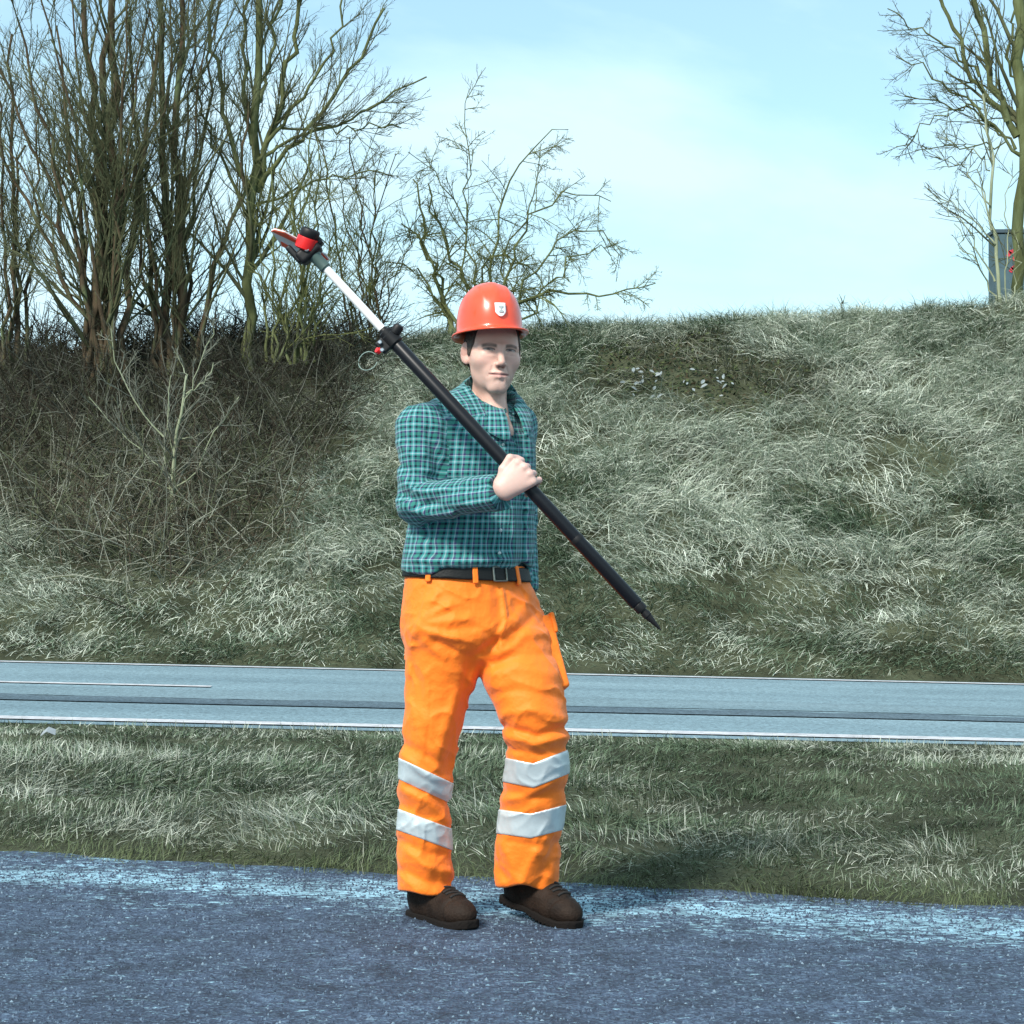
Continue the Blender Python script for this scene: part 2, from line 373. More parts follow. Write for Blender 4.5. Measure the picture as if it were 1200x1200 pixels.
def verge_grass():
    NT = 11500
    y = 6.25+(YN-0.34-6.25)*rng.uniform(0, 1, NT)**1.15; x = rng.uniform(-1, 1, NT)*(y*0.2457+0.9)
    d = y-edge_near(x); ok = d > -0.03+0.05*fbm(np.stack([x*3.1, 0*x, 0*x], 1), 5, 3); x, y, d = x[ok], y[ok], d[ok]
    q = np.stack([x, y, 0*x], 1); M = len(x)
    n1 = fbm(q*0.9, 91, 3); n2 = fbm(q*3.0, 93, 2); n3 = fbm(np.stack([x*0.5, y*1.7, 0*x], 1), 97, 3)
    s = np.clip(0.30+0.9*n1+0.7*n2+0.35*np.exp(-((d-0.65)/0.35)**2)-0.35*(d < 0.25), 0.03, 0.9)
    tall = np.clip(0.22+1.1*n3+0.4*np.exp(-((d-1.1)/0.5)**2), 0.05, 1.2)*np.clip(0.30+d*1.2, 0.3, 1)*(1-0.7*sstep(YN-1.6, YN-0.5, y))
    nb = np.where(d < 0.4, 20, 14); T = np.repeat(np.arange(M), nb); N = len(T)
    headT = fbm(q*1.3, 101, 2)*6.0-0.6+rng.normal(0, 0.9, M)
    az = headT[T]+rng.normal(0, 0.55, N)
    bx = x[T]+rng.normal(0, 0.05, N); by = y[T]+rng.normal(0, 0.05, N)
    B = np.stack([bx, by, ground_z(bx, by)-0.01], 1)
    L = (0.045+0.075*tall[T])*rng.uniform(0.6, 1.5, N); W = rng.uniform(0.0030, 0.0056, N)*(y[T]/8.5)
    flat = rng.uniform(0, 1, M)[T] < 0.84
    a0 = np.where(flat, rng.uniform(0.75, 1.45, N), rng.uniform(0.05, 0.6, N)); a1 = a0+rng.uniform(0.15, 0.9, N)
    isS = rng.uniform(0, 1, N) < s[T]
    C = np.where(isS[:, None], pick(STRAW, N)*0.78, pick(GREEN, N)*.9)
    C *= rng.uniform(0.7, 1.2, M)[T][:, None]
    moss = np.exp(-(d/0.30)**2)[T]; C = C*(1-0.6*moss[:, None])+np.array([[0.085, 0.10, 0.03]])*0.6*moss[:, None]
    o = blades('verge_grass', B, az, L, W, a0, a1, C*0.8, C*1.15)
    tag(o, 'matted green and straw grass of the verge between pavement and road', 'grass', kind='stuff')
verge_grass()

# loose grit on the bleached band
def grit():
    N = 24000
    x = rng.uniform(-2.4, 2.4, N); y = edge_near(x)-0.02-np.abs(rng.normal(0.25, 0.38, N)); y = np.where(rng.uniform(0, 1, N) < 0.75, rng.uniform(4.6, 6.9, N), y)
    y = np.minimum(y, edge_near(x)+0.02)
    s = rng.uniform(0.0020, 0.0050, N)*np.where(rng.uniform(0, 1, N) < 0.05, 1.35, 1.0)
    base = np.array([[1, 0, -.3], [0, 1, -.3], [-1, 0, -.3], [0, -1, -.3], [0, 0, 0.8]], float)
    a = rng.uniform(0, 6.28, N); ca, sa = np.cos(a)[:, None], np.sin(a)[:, None]
    sc = rng.uniform(0.6, 1.4, (N, 3))*s[:, None]
    v = base[None]*sc[:, None, :]*rng.uniform(0.8, 1.2, (N, 5, 1))
    vx = v[..., 0]*ca-v[..., 1]*sa; vy = v[..., 0]*sa+v[..., 1]*ca
    V = np.stack([vx+x[:, None], vy+y[:, None], v[..., 2]+(ground_z(x, y, False)+0.004)[:, None]+s[:, None]*0.35], -1).reshape(-1, 3)
    f = np.array([[0, 1, 4], [1, 2, 4], [2, 3, 4], [3, 0, 4]])
    Fc = (np.arange(N)[:, None, None]*5+f[None]).reshape(-1, 3)
    C = np.array([[0.05, 0.075, 0.12], [0.10, 0.15, 0.21], [0.17, 0.24, 0.30], [0.025, 0.038, 0.065]])[rng.choice(4, N, p=[.38, .24, .05, .33])]
    o = link('loose_grit', mesh_np('loose_grit', V, [Fc], False, np.repeat(C, 5, 0)), mat_plain('grit_stone', (0.2, 0.2, 0.2), 0.85, attr=True))
    tag(o, 'small pale and dark stone chips loose on the pavement', 'grit', kind='stuff')
grit()
# ================================================================== TREES AND SHRUBS
def nrm(v): return v/np.maximum(np.linalg.norm(v, axis=-1, keepdims=True), 1e-9)
def tubes(P, Rd, sides):
    """P (M,K,3) polylines, Rd (M,K) radii -> verts, quads"""
    M, K, _ = P.shape
    T = np.empty_like(P); T[:, 1:-1] = P[:, 2:]-P[:, :-2]; T[:, 0] = P[:, 1]-P[:, 0]; T[:, -1] = P[:, -1]-P[:, -2]; T = nrm(T)
    ref = np.zeros((M, 1, 3)); mainz = np.abs(T.mean(1))[:, 2] > 0.6
    ref[mainz, 0] = (1, 0.13, 0); ref[~mainz, 0] = (0, 0.1, 1)
    A = nrm(np.cross(T, ref)); Bv = np.cross(T, A)
    a = np.arange(sides)*2*np.pi/sides
    V = P[:, :, None]+(A[:, :, None]*np.cos(a)[None, None, :, None]+Bv[:, :, None]*np.sin(a)[None, None, :, None])*Rd[:, :, None, None]
    i = np.arange(M*K*sides).reshape(M, K, sides); j = np.roll(i, -1, 2)
    q = np.stack([i[:, :-1], j[:, :-1], j[:, 1:], i[:, 1:]], -1).reshape(-1, 4)
    return V.reshape(-1, 3), q
def tube_mesh(name, sets, sides, mat, parent=None, colr=None):
    VV, QQ, CC, o = [], [], [], 0
    for (P, Rd), sd_, c in zip(sets, sides, colr or [None]*len(sets)):
        if len(P) == 0: continue
        v, q = tubes(P, Rd, sd_); VV.append(v); QQ.append(q+o); o += len(v)
        if c is not None:
            cc = np.repeat(np.repeat(c[:, None, :], P.shape[1], 1).reshape(-1, 3), sd_, 0)
            CC.append(cc)
    return link(name, mesh_np(name, np.concatenate(VV), QQ, True, np.concatenate(CC) if CC else None), mat, parent)
def grow(S, D, L, r0, r1, K, wob, up):
    M = len(S); P = np.empty((M, K, 3)); P[:, 0] = S; d = nrm(D); st = (L/(K-1))[:, None]
    for k in range(1, K):
        d = nrm(d+rng.normal(0, wob, (M, 3))+np.array([0, 0, 1.0])*np.reshape(up, (-1, 1))); P[:, k] = P[:, k-1]+d*st
    t = np.linspace(0, 1, K)[None]
    return P, r0[:, None]*(1-t)+r1[:, None]*t
def spawn(P, Rd, n, t0, t1, ang, lf, rf, K, wob, up, flat=1.0, minr=0.003, base_len=None, thin=0.35):
    M, Kp, _ = P.shape; T = np.repeat(np.arange(M), n); N = len(T)
    t = rng.uniform(t0, t1, N)*(Kp-1); i = np.minimum(t.astype(int), Kp-2); f = (t-i)[:, None]
    S = P[T, i]*(1-f)+P[T, i+1]*f; tan = nrm(P[T, i+1]-P[T, i]); r = Rd[T, i]*(1-f[:, 0])+Rd[T, i+1]*f[:, 0]
    rv = rng.normal(0, 1, (N, 3)); rv[:, 1] *= flat; perp = nrm(rv-tan*np.sum(rv*tan, 1, keepdims=True))
    a = np.abs(rng.normal(ang, ang*0.28, N))[:, None]; D = tan*np.cos(a)+perp*np.sin(a)
    Lp = np.linalg.norm(P[:, 1:]-P[:, :-1], axis=2).sum(1)[T]
    L = Lp*lf*rng.uniform(0.45, 1.2, N)*(1.15-0.6*t/(Kp-1))
    rr = np.maximum(r*rf*rng.uniform(0.7, 1.05, N), minr)
    return grow(S, D, L, rr, np.maximum(rr*thin, minr*0.6), K, wob, up)

def mat_bark(name, c0, c1, c2):
    m = bpy.data.materials.new(name); m.use_nodes = True
    n, l = ns(m); p = n['Principled BSDF']; p.inputs['Roughness'].default_value = 0.9; p.inputs['Specular IOR Level'].default_value = 0.2
    g = n.new('ShaderNodeTexCoord'); mpn = n.new('ShaderNodeMapping'); mpn.inputs['Scale'].default_value = (7, 7, 1.6); l.new(g.outputs['Object'], mpn.inputs[0])
    t = n.new('ShaderNodeTexNoise'); t.inputs['Scale'].default_value = 1.0; t.inputs['Detail'].default_value = 7; t.inputs['Roughness'].default_value = 0.65; l.new(mpn.outputs[0], t.inputs['Vector'])
    r = n.new('ShaderNodeValToRGB'); r.color_ramp.elements[0].position = 0.3; r.color_ramp.elements[1].position = 0.72
    r.color_ramp.elements[0].color = (*c0, 1); r.color_ramp.elements[1].color = (*c2, 1)
    e = r.color_ramp.elements.new(0.5); e.color = (*c1, 1); l.new(t.outputs['Fac'], r.inputs[0]); l.new(r.outputs[0], p.inputs['Base Color'])
    b = n.new('ShaderNodeBump'); b.inputs['Strength'].default_value = 0.6; b.inputs['Distance'].default_value = 0.02; l.new(t.outputs['Fac'], b.inputs['Height']); l.new(b.outputs[0], p.inputs['Normal'])
    return m
bark_brown = mat_bark('bark_brown', (0.040, 0.028, 0.018), (0.085, 0.064, 0.038), (0.10, 0.15, 0.07))
bark_green = mat_bark('bark_green', (0.055, 0.060, 0.026), (0.095, 0.110, 0.045), (0.15, 0.18, 0.09))
twig_brown = mat_bark('twig_brown', (0.055, 0.052, 0.028), (0.090, 0.098, 0.050), (0.13, 0.155, 0.085))
twig_green = mat_bark('twig_green', (0.075, 0.085, 0.030), (0.12, 0.135, 0.05), (0.17, 0.19, 0.08))
bark_pale = mat_bark('bark_pale', (0.16, 0.18, 0.12), (0.25, 0.28, 0.18), (0.34, 0.37, 0.27))
bark_grey = mat_bark('bark_grey', (0.085, 0.085, 0.07), (0.13, 0.14, 0.11), (0.19, 0.20, 0.16))

def poly(pts, Y, K=12, wob=0.03):
    """a limb through points given as (px, py, depth offset)"""
    w = np.array([pix(a[0], a[1], Y+(a[2] if len(a) > 2 else 0)) for a in pts])
    s = np.concatenate([[0], np.cumsum(np.linalg.norm(np.diff(w, axis=0), axis=1))]); u = np.linspace(0, s[-1], K)
    P = np.stack([np.interp(u, s, w[:, k]) for k in range(3)], 1)
    for _ in range(2): P[1:-1] = (P[:-2]+2*P[1:-1]+P[2:])/4
    P[1:-1] += rng.normal(0, wob, (K-2, 3)); return P

def tree(name, label, cat, limbs, mats, group=None, Y=25., lv=((5, 0.25, 0.98, 0.5, 0.42, 0.5),), up=0.06, K=13, minr=(0.0056, 0.0032, 0.0021), flat=0.8, base=None, wob=0.035):
    """limbs: list of (points, r0, r1) in picture points at depth Y; lv: (n, t0, t1, angle, length factor, radius factor) for each level"""
    P = np.stack([poly(pts, Y, K, wob) for pts, _, _ in limbs]); t = np.linspace(0, 1, K)[None]
    r0 = np.array([a*.54 for _, a, _ in limbs])[:, None]; r1 = .8* np.array([b for _, _, b in limbs])[:, None]
    Rd = r0+(r1-r0)*t**0.8; Rd[:, 0] *= 1.25
    b = base if base is not None else limbs[0][0][0]
    root = empty(name, tuple(pix(b[0], b[1], Y))); tag(root, label, cat, group)
    off = np.array(root.location)
    o1 = tube_mesh('trunk', [(P-off, Rd)], [8], mats[0], root)
    sets, sides = [], []; cur = (P, Rd)
    for k, (n, ta, tb, ang, lf, rf) in enumerate(lv):
        cur = spawn(cur[0], cur[1], n, ta, tb, ang, lf, rf, 7 if k == 0 else 4, 0.09+0.03*k, up, flat, minr[min(k, len(minr)-1)])
        sets.append((cur[0]-off, cur[1])); sides.append(5 if k == 0 else 3)
    o2 = tube_mesh('crown', sets, sides, mats[1], root)
    return root

def fan(bx, by, tops, r0, r1, spread=14, bow=0.5, yj=0.6):
    out = []
    for (tx, ty) in tops:
        sx_ = bx+rng.uniform(-spread, spread); dy = rng.uniform(-yj, yj)
        mxp = sx_+(tx-sx_)*bow*rng.uniform(0.6, 1.1); myp = by+(ty-by)*0.5
        a = rng.uniform(0.75, 1.1)
        out.append(([(sx_, by+rng.uniform(0, 8), dy*0.1), (sx_+(mxp-sx_)*0.45, (by+myp)/2, dy*0.4), (mxp, myp, dy*0.7), ((mxp+tx)/2+rng.uniform(-6, 6), (myp+ty)/2, dy), (tx, ty, dy*1.4)], r0*a, r1*a))
    return out
LV = ((15, 0.12, 0.99, 0.50, 0.36, 0.50), (8, 0.12, 1.0, 0.52, 0.52, 0.6), (4, 0.2, 1.0, 0.55, 0.5, 0.7))
G1 = 'bare trees along the crest of the bank'
# left edge
tree('bare_tree', 'bare slender trees stems at the far left picture edge, brown and close together', 'tree',
     fan(14, 445, [(-30, 120), (-6, 60), (14, 40), (30, 170), (48, 120), (-50, 200)], 0.070, 0.018, 16), (bark_brown, twig_brown), G1, 25.6, LV)
# tree A: the broad multi-stemmed one
tree('bare_tree', 'broadest bare tree, its thick fused trunk splitting into many fanned stems above the pale sapling', 'tree',
     [([(108, 470), (112, 400), (116, 330), (122, 200), (128, 40)], 0.15, 0.045), ([(132, 470), (132, 400), (134, 320), (134, 200), (132, -20)], 0.14, 0.05),
      ([(122, 470, .2), (126, 380, .2), (124, 300, .3), (112, 180, .3), (98, -20, .3)], 0.11, 0.04), ([(140, 468), (146, 380), (152, 300), (166, 190), (192, 30)], 0.10, 0.03)] +
     fan(118, 430, [(-20, 40), (-40, 110), (20, 20), (48, 0), (66, 30), (84, -10), (150, -10), (176, 10), (210, 60), (4, 170), (30, 90)], 0.065, 0.014, 18, 0.42),
     (bark_brown, twig_brown), G1, 24.9, LV)
# tree B
tree('bare_tree', 'bare tree with several upright brown stems just right of the broad multi-stemmed one', 'tree',
     [([(196, 450), (198, 360), (196, 260), (188, 150), (186, -10)], 0.125, 0.035), ([(208, 450), (212, 340), (208, 240), (206, 130), (212, -20)], 0.115, 0.04),
      ([(222, 448), (240, 360), (262, 290), (284, 210), (292, 120)], 0.085, 0.016), ([(190, 450), (180, 350), (166, 250), (158, 120), (150, 20)], 0.07, 0.018)] +
     fan(206, 440, [(130, 90), (172, 0), (200, 0), (228, -10), (244, 40), (258, 0), (160, 160)], 0.055, 0.013, 18, 0.5), (bark_brown, twig_brown), G1, 25.2, LV)
# tree C
tree('bare_tree', 'tall bare tree with one straight trunk forking high up behind the red prism', 'tree',
     [([(292, 440), (292, 340), (294, 250), (297, 200), (303, -20)], 0.13, 0.05), ([(293, 235), (280, 190), (262, 130), (250, 0)], 0.065, 0.025), ([(298, 215), (316, 160), (336, 100), (352, -10)], 0.08, 0.028),
      ([(300, 225), (330, 180), (380, 130), (420, 70), (450, 10)], 0.06, 0.018), ([(298, 190), (345, 165), (420, 135), (500, 90)], 0.045, 0.012), ([(294, 260), (270, 200), (240, 150), (222, 80)], 0.045, 0.014),
      ([(304, 120), (320, 60), (330, -30)], 0.045, 0.02), ([(296, 170), (286, 90), (284, -20)], 0.05, 0.022), ([(310, 170), (350, 120), (390, 70), (404, -20)], 0.045, 0.014), ([(330, 150), (400, 150), (470, 150)], 0.03, 0.010), ([(300, 240), (350, 215), (410, 206), (455, 205)], 0.032, 0.010)],
     (bark_green, twig_brown), G1, 25.4, LV, K=14)
# undergrowth stems in front of C
tree('bare_shrub', 'yellow green bare shrub beneath the top of the survey pole', 'shrub',
     fan(340, 420, [(300, 240), (318, 200), (340, 220), (356, 240), (374, 180), (392, 250), (410, 280), (286, 300), (330, 160), (366, 150), (388, 210)], 0.040, 0.010, 30, 0.5),
     (bark_green, twig_green), 'bare shrubs along the crest of the bank', 25.0, ((12, 0.1, 0.99, 0.6, 0.36, 0.6), (6, 0.1, 1, 0.65, 0.5, 0.65), (3, 0.2, 1.0, 0.6, 0.5, 0.7)), 0.03)
tree('bare_shrub', 'slim bare shrub with thin upright stems left of the helmet', 'shrub',
     fan(428, 405, [(372, 130), (392, 200), (410, 160), (426, 230), (440, 200), (464, 180), (484, 260), (450, 280), (400, 280), (470, 300)], 0.030, 0.009, 24, 0.5),
     (bark_brown, twig_green), 'bare shrubs along the crest of the bank', 26.3, ((11, 0.1, 0.99, 0.6, 0.36, 0.6), (6, 0.1, 1, 0.65, 0.5, 0.65), (3, 0.2, 1.0, 0.6, 0.5, 0.7)), 0.03)
# arching shrub behind the helmet
tree('bare_shrub', 'wide arching bare shrub behind the helmet, its low boughs reaching right over the crest', 'shrub',
     [([(528, 392), (512, 340), (500, 300), (490, 250), (484, 210)], 0.060, 0.012), ([(536, 392), (520, 340), (500, 290), (470, 262)], 0.050, 0.012), ([(560, 392), (548, 340), (530, 300), (512, 270), (502, 215)], 0.055, 0.012),
      ([(572, 392), (578, 320), (582, 260), (600, 200), (628, 160), (666, 152)], 0.045, 0.007), ([(588, 392), (620, 345), (660, 340), (720, 352), (768, 332)], 0.050, 0.008), ([(588, 390), (598, 320), (614, 262), (650, 230), (690, 218), (716, 236)], 0.045, 0.007),
      ([(592, 392), (630, 360), (660, 310), (690, 290), (716, 300)], 0.034, 0.008), ([(600, 394), (610, 340), (640, 280), (688, 262), (724, 280), (722, 330)], 0.034, 0.007), ([(556, 390), (540, 330), (550, 240), (546, 170), (550, 104)], 0.032, 0.005),
      ([(566, 390), (560, 300), (540, 250), (510, 200), (478, 178)], 0.034, 0.006), ([(576, 390), (590, 290), (620, 250), (632, 200), (634, 168)], 0.032, 0.006), ([(534, 390), (500, 330), (470, 310), (446, 312)], 0.038, 0.009), ([(550, 392), (570, 300), (610, 302), (640, 330), (650, 350)], 0.034, 0.008)],
     (bark_green, twig_green), 'bare shrubs along the crest of the bank', 26.4, ((20, 0.12, 0.95, 0.9, 0.24, 0.6), (9, 0.1, 1, 0.9, 0.5, 0.65), (4, 0.2, 1.0, 0.75, 0.5, 0.7)), -0.04, wob=0.045)
# right-hand trees
tree('bare_tree', 'stout bare tree cut by the right picture edge, its limbs reaching left', 'tree',
     [([(1198, 372), (1196, 300), (1196, 220), (1198, 140), (1196, -30)], 0.145, 0.10), ([(1192, 160), (1176, 130), (1162, 100), (1148, 40), (1140, -30)], 0.085, 0.05), ([(1180, 142), (1150, 110), (1130, 72), (1112, 20), (1100, -30)], 0.062, 0.03),
      ([(1196, 182), (1170, 160), (1140, 120), (1090, 92), (1050, 66)], 0.045, 0.010), ([(1190, 175), (1150, 135), (1100, 116), (1060, 112)], 0.036, 0.009), ([(1150, 128), (1120, 124), (1086, 140), (1050, 172)], 0.026, 0.008), ([(1148, 90), (1110, 50), (1080, 40), (1040, 10)], 0.036, 0.009), ([(1192, 100), (1180, 60), (1190, 10)], 0.04, 0.02), ([(1200, 140), (1215, 90), (1240, 20)], 0.07, 0.03), ([(1185, 172), (1140, 172), (1100, 178), (1072, 176)], 0.024, 0.007)],
     (bark_green, twig_brown), G1, 27.2, ((11, 0.2, 0.99, 0.6, 0.36, 0.5), (6, 0.15, 1, 0.6, 0.5, 0.6), (3, 0.2, 1.0, 0.6, 0.5, 0.7)), 0.02)
tree('bare_tree', 'thin pale green young tree just left of the stout tree at the right picture edge', 'tree',
     [([(1174, 362), (1168, 300), (1162, 220), (1157, 150), (1152, 110)], 0.050, 0.020), ([(1168, 356), (1150, 318), (1128, 290), (1118, 262)], 0.024, 0.007), ([(1166, 330), (1150, 300), (1124, 258), (1106, 240), (1092, 226)], 0.024, 0.006), ([(1166, 286), (1150, 270), (1130, 244), (1096, 232)], 0.022, 0.006), ([(1162, 270), (1146, 220), (1130, 190), (1108, 184)], 0.026, 0.006),
      ([(1160, 240), (1140, 200), (1110, 190), (1096, 180)], 0.020, 0.006), ([(1160, 200), (1150, 180), (1120, 170), (1100, 160)], 0.018, 0.006), ([(1178, 362), (1178, 310), (1182, 250), (1180, 200)], 0.022, 0.007), ([(1182, 362), (1190, 320), (1188, 270)], 0.02, 0.007)],
     (bark_pale, twig_brown), G1, 26.6, ((9, 0.2, 0.99, 0.55, 0.36, 0.6), (4, 0.2, 1, 0.55, 0.5, 0.65)), 0.02)
# little saplings on the skyline
for (px_, hgt, lb) in ((985, 26, 'tiny bare sapling standing alone on the crest right of the dark weeds'),):
    h0 = hit(px_, 372); Yb = 26.6
    tree('sapling', lb, 'sapling', [([(px_, 378), (px_+1, 362), (px_, 348)], 0.012, 0.006)], (bark_grey, twig_brown), None, Yb, ((12, 0.2, 0.95, 0.9, 0.45, 0.8),), 0.02, K=6, minr=(0.005,))
# pale sapling on the slope
hb = hit(206, 612)
tree('sapling', 'pale barked young tree standing alone low on the slope in front of the dark brush', 'tree',
     [([(206, 616), (203, 585), (202, 560), (206, 530), (208, 505), (214, 470), (218, 440)], 0.058, 0.012), ([(218, 445), (215, 428), (204, 412)], 0.013, 0.006), ([(218, 462), (232, 452), (246, 440), (250, 425)], 0.013, 0.006),
      ([(192, 512), (170, 490), (150, 462), (134, 420), (130, 385)], 0.015, 0.006), ([(203, 560), (190, 545), (160, 525), (130, 495), (104, 465)], 0.014, 0.005), ([(204, 572), (222, 566), (232, 550), (240, 520), (262, 490), (280, 465)], 0.015, 0.006), ([(207, 515), (230, 512), (238, 506)], 0.012, 0.006),
      ([(204, 575), (176, 565), (140, 550), (104, 558)], 0.010, 0.005), ([(200, 590), (196, 560), (192, 520), (196, 470), (200, 440)], 0.010, 0.005), ([(205, 540), (196, 500), (198, 460)], 0.011, 0.005), ([(214, 480), (228, 440), (244, 405), (250, 380)], 0.011, 0.005)],
     (bark_pale, bark_grey), None, hb[1]-0.05, ((10, 0.2, 0.98, 0.6, 0.34, 0.6), (4, 0.2, 1, 0.6, 0.5, 0.7)), 0.03, K=9, minr=(0.0055, 0.0045), wob=0.012)

# the bramble thicket on the left slope, darker higher up: one uncountable mass of stems
m_bram = mat_plain('bramble_stem', (0.06, 0.05, 0.03), 0.85, attr=True, spec=0.2)
def thicket():
    N = 4600
    x = rng.uniform(-8.4, -1.3, N*3); y = TOE+(CREST+1.2-TOE)*rng.uniform(0.12, 1, N*3)
    w = brush_mask(x, y); k = rng.uniform(0, 1, N*3) < w*0.9+0.01*(x < -1.8); x, y = x[k][:N], y[k][:N]; M = len(x)
    S = np.stack([x, y, ground_z(x, y)-0.02], 1)
    D = np.stack([rng.normal(0, 0.6, M), rng.normal(-0.1, 0.5, M), rng.uniform(0.3, 1.1, M)], 1)
    L = rng.uniform(0.3, 1.25, M)*(1-0.25*sstep(TOE+5.5, TOE+7.5, y)); r0 = rng.uniform(0.004, 0.009, M)
    a = grow(S, D, L, r0, r0*0.5, 7, 0.10, -0.05*np.ones(M)+rng.uniform(-0.06, 0.06, M))
    b = spawn(a[0], a[1], 3, 0.2, 1.0, 0.8, 0.5, 0.8, 4, 0.15, -0.02, 1.0, 0.0034)
    pal = np.array([[0.066, 0.055, 0.036], [0.095, 0.098, 0.070], [0.100, 0.115, 0.065], [0.042, 0.036, 0.027], [0.24, 0.25, 0.20]])
    ca = pal[rng.choice(5, M, p=[.24, .24, .22, .14, .16])]; cb = pal[rng.choice(5, len(b[0]), p=[.22, .25, .22, .12, .19])]
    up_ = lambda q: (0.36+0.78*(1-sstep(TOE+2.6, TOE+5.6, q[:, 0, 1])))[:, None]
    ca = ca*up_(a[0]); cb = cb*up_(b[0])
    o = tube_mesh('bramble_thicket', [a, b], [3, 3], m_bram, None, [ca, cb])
    tag(o, 'dense dark brown bramble and twig thicket on the slope under the left trees', 'thicket', kind='stuff')
thicket()

# dark ivy-like weeds high on the right-hand slope, a few pale leaves among them
def weeds():
    N = 2200; x = rng.uniform(0.7, 3.9, N*3); y = TOE+(CREST-TOE)*rng.uniform(0.6, 0.97, N*3)
    w = weed_mask(x, y); k = rng.uniform(0, 1, N*3) < w; x, y = x[k][:N], y[k][:N]; M = len(x)
    B = np.stack([x, y, ground_z(x, y)+rng.uniform(-0.02, 0.06, M)], 1)
    s = rng.uniform(0.015, 0.038, M); nn = nrm(np.stack([rng.normal(0, .6, M), rng.normal(-.5, .5, M), rng.uniform(.3, 1, M)], 1))
    u = nrm(np.cross(nn, rng.normal(0, 1, (M, 3)))); v = np.cross(nn, u)
    sh = np.array([[-1.0, 0], [-.35, .55], [.4, .5], [1.1, 0], [.4, -.5], [-.35, -.55]])
    V = B[:, None]+(u[:, None]*sh[None, :, :1]+v[:, None]*sh[None, :, 1:]*0.8)*s[:, None, None]
    V[:, (1, 2, 4, 5)] += (nn*s[:, None]*0.18)[:, None]
    f = np.array([[0, 1, 2, 3], [0, 3, 4, 5]]); Fc = (np.arange(M)[:, None, None]*6+f[None]).reshape(-1, 4)
    pal = np.array([[0.022, 0.034, 0.016], [0.036, 0.052, 0.022], [0.045, 0.038, 0.020], [0.07, 0.09, 0.035]]); C = pal[rng.integers(0, 4, M)]
    o = link('ivy_weeds', mesh_np('ivy_weeds', V.reshape(-1, 3), [Fc], False, np.repeat(C, 6, 0)), m_bram)
    tag(o, 'dark low weeds in a bare patch high on the right slope', 'weeds', kind='stuff')
weeds()
def pale_leaves():
    V, Fc, C = [], [], []; k = 0
    for _ in range(34):
        px_, py_ = rng.uniform(722, 776) if rng.uniform() < .6 else rng.uniform(790, 870), rng.uniform(440, 476)
        h = hit(px_, py_); s = rng.uniform(0.02, 0.05)
        nn = nrm(np.array([rng.normal(-.3, .5), -0.8, 0.8])); u = nrm(np.cross(nn, rng.normal(0, 1, 3))); v = np.cross(nn, u)
        sh = [(-1, 0), (-.4, .6), (.4, .55), (1.1, 0), (.4, -.55), (-.4, -.6)]
        for i, (a, b_) in enumerate(sh): V.append(h+np.array([0, -.02, .09])+(u*a+v*b_*0.8)*s+nn*(0.18*s if i in (1, 2, 4, 5) else 0))
        Fc += [[k, k+1, k+2, k+3], [k, k+3, k+4, k+5]]; k += 6
    o = link('pale_leaves', mesh_np('pale_leaves', np.array(V), [np.array(Fc)], False), mat_plain('pale_leaf', (0.20, 0.235, 0.24), 0.5, var=0.3, vscale=8))
    tag(o, 'scatter of pale grey leaves on the dark weeds of the right slope', 'leaves', kind='stuff')
pale_leaves()

# grey hut wall behind the right-hand tree, red painted marks on it
def box_bm(bm, x0, x1, y0, y1, z0, z1):
    r = bmesh.ops.create_cube(bm, size=1); 
    for v in r['verts']: v.co = Vector(((x0+x1)/2+v.co.x*(x1-x0), (y0+y1)/2+v.co.y*(y1-y0), (z0+z1)/2+v.co.z*(z1-z0)))
    return r['verts']
def bm_obj(name, bm, mat, parent=None, smooth=False, bevel=0.0):
    if bevel: bmesh.ops.bevel(bm, geom=bm.edges[:], offset=bevel, segments=2, profile=0.7, affect='EDGES')
    me = bpy.data.meshes.new(name); bm.to_mesh(me); bm.free()
    if smooth:
        for p_ in me.polygons: p_.use_smooth = True
    return link(name, me, mat, parent)
YH = 44.0; pL = pix(1166, 366, YH); pT = pix(1166, 270, YH); zg = float(ground_z(pL[0], YH))
hut = empty('hut', (pL[0], YH, zg)); tag(hut, 'blue grey flat roofed hut behind the trees at the right edge', 'hut')
m_hut = mat_plain('hut_panel', (0.055, 0.10, 0.12), 0.7, var=0.2, vscale=3); m_hut2 = mat_plain('hut_trim', (0.045, 0.075, 0.095), 0.6)
zt = pT[2]-zg
bm = bmesh.new(); box_bm(bm, 0, 4.5, 0.02, 0.6, -0.3, zt-0.06); bm_obj('wall', bm, m_hut, hut)
wall_ = hut.children[0]
for k_ in range(8):
    bm = bmesh.new(); box_bm(bm, 0.005+k_*0.5, 0.485+k_*0.5, -0.03, 0.018, 0.1, zt-0.08); bm_obj('panel', bm, m_hut, hut, bevel=0.008)
bm = bmesh.new(); box_bm(bm, -0.04, 4.6, -0.06, 0.68, zt-0.058, zt+0.02); bm_obj('roof', bm, m_hut2, hut, bevel=0.01)
m_red = mat_plain('red_paint', (0.62, 0.03, 0.06), 0.6)
def stroke(bm, pts, w, y, th=0.012):
    for (a, b_) in zip(pts[:-1], pts[1:]):
        a = Vector((a[0], 0, a[1])); b_ = Vector((b_[0], 0, b_[1])); d = (b_-a).normalized(); nn = Vector((-d.z, 0, d.x))*w/2; a2 = a-d*w*0.25; b2 = b_+d*w*0.25
        vs = [bm.verts.new(q+Vector((0, yy, 0))) for yy in (y, y-th) for q in (a2+nn, b2+nn, b2-nn, a2-nn)]
        for f_ in ((0, 1, 2, 3), (7, 6, 5, 4), (0, 4, 5, 1), (1, 5, 6, 2), (2, 6, 7, 3), (3, 7, 4, 0)): bm.faces.new([vs[i] for i in f_])
def hp(px_, py_): q = pix(px_, py_, YH); return (q[0]-pL[0], q[2]-zg)
bm = bmesh.new()
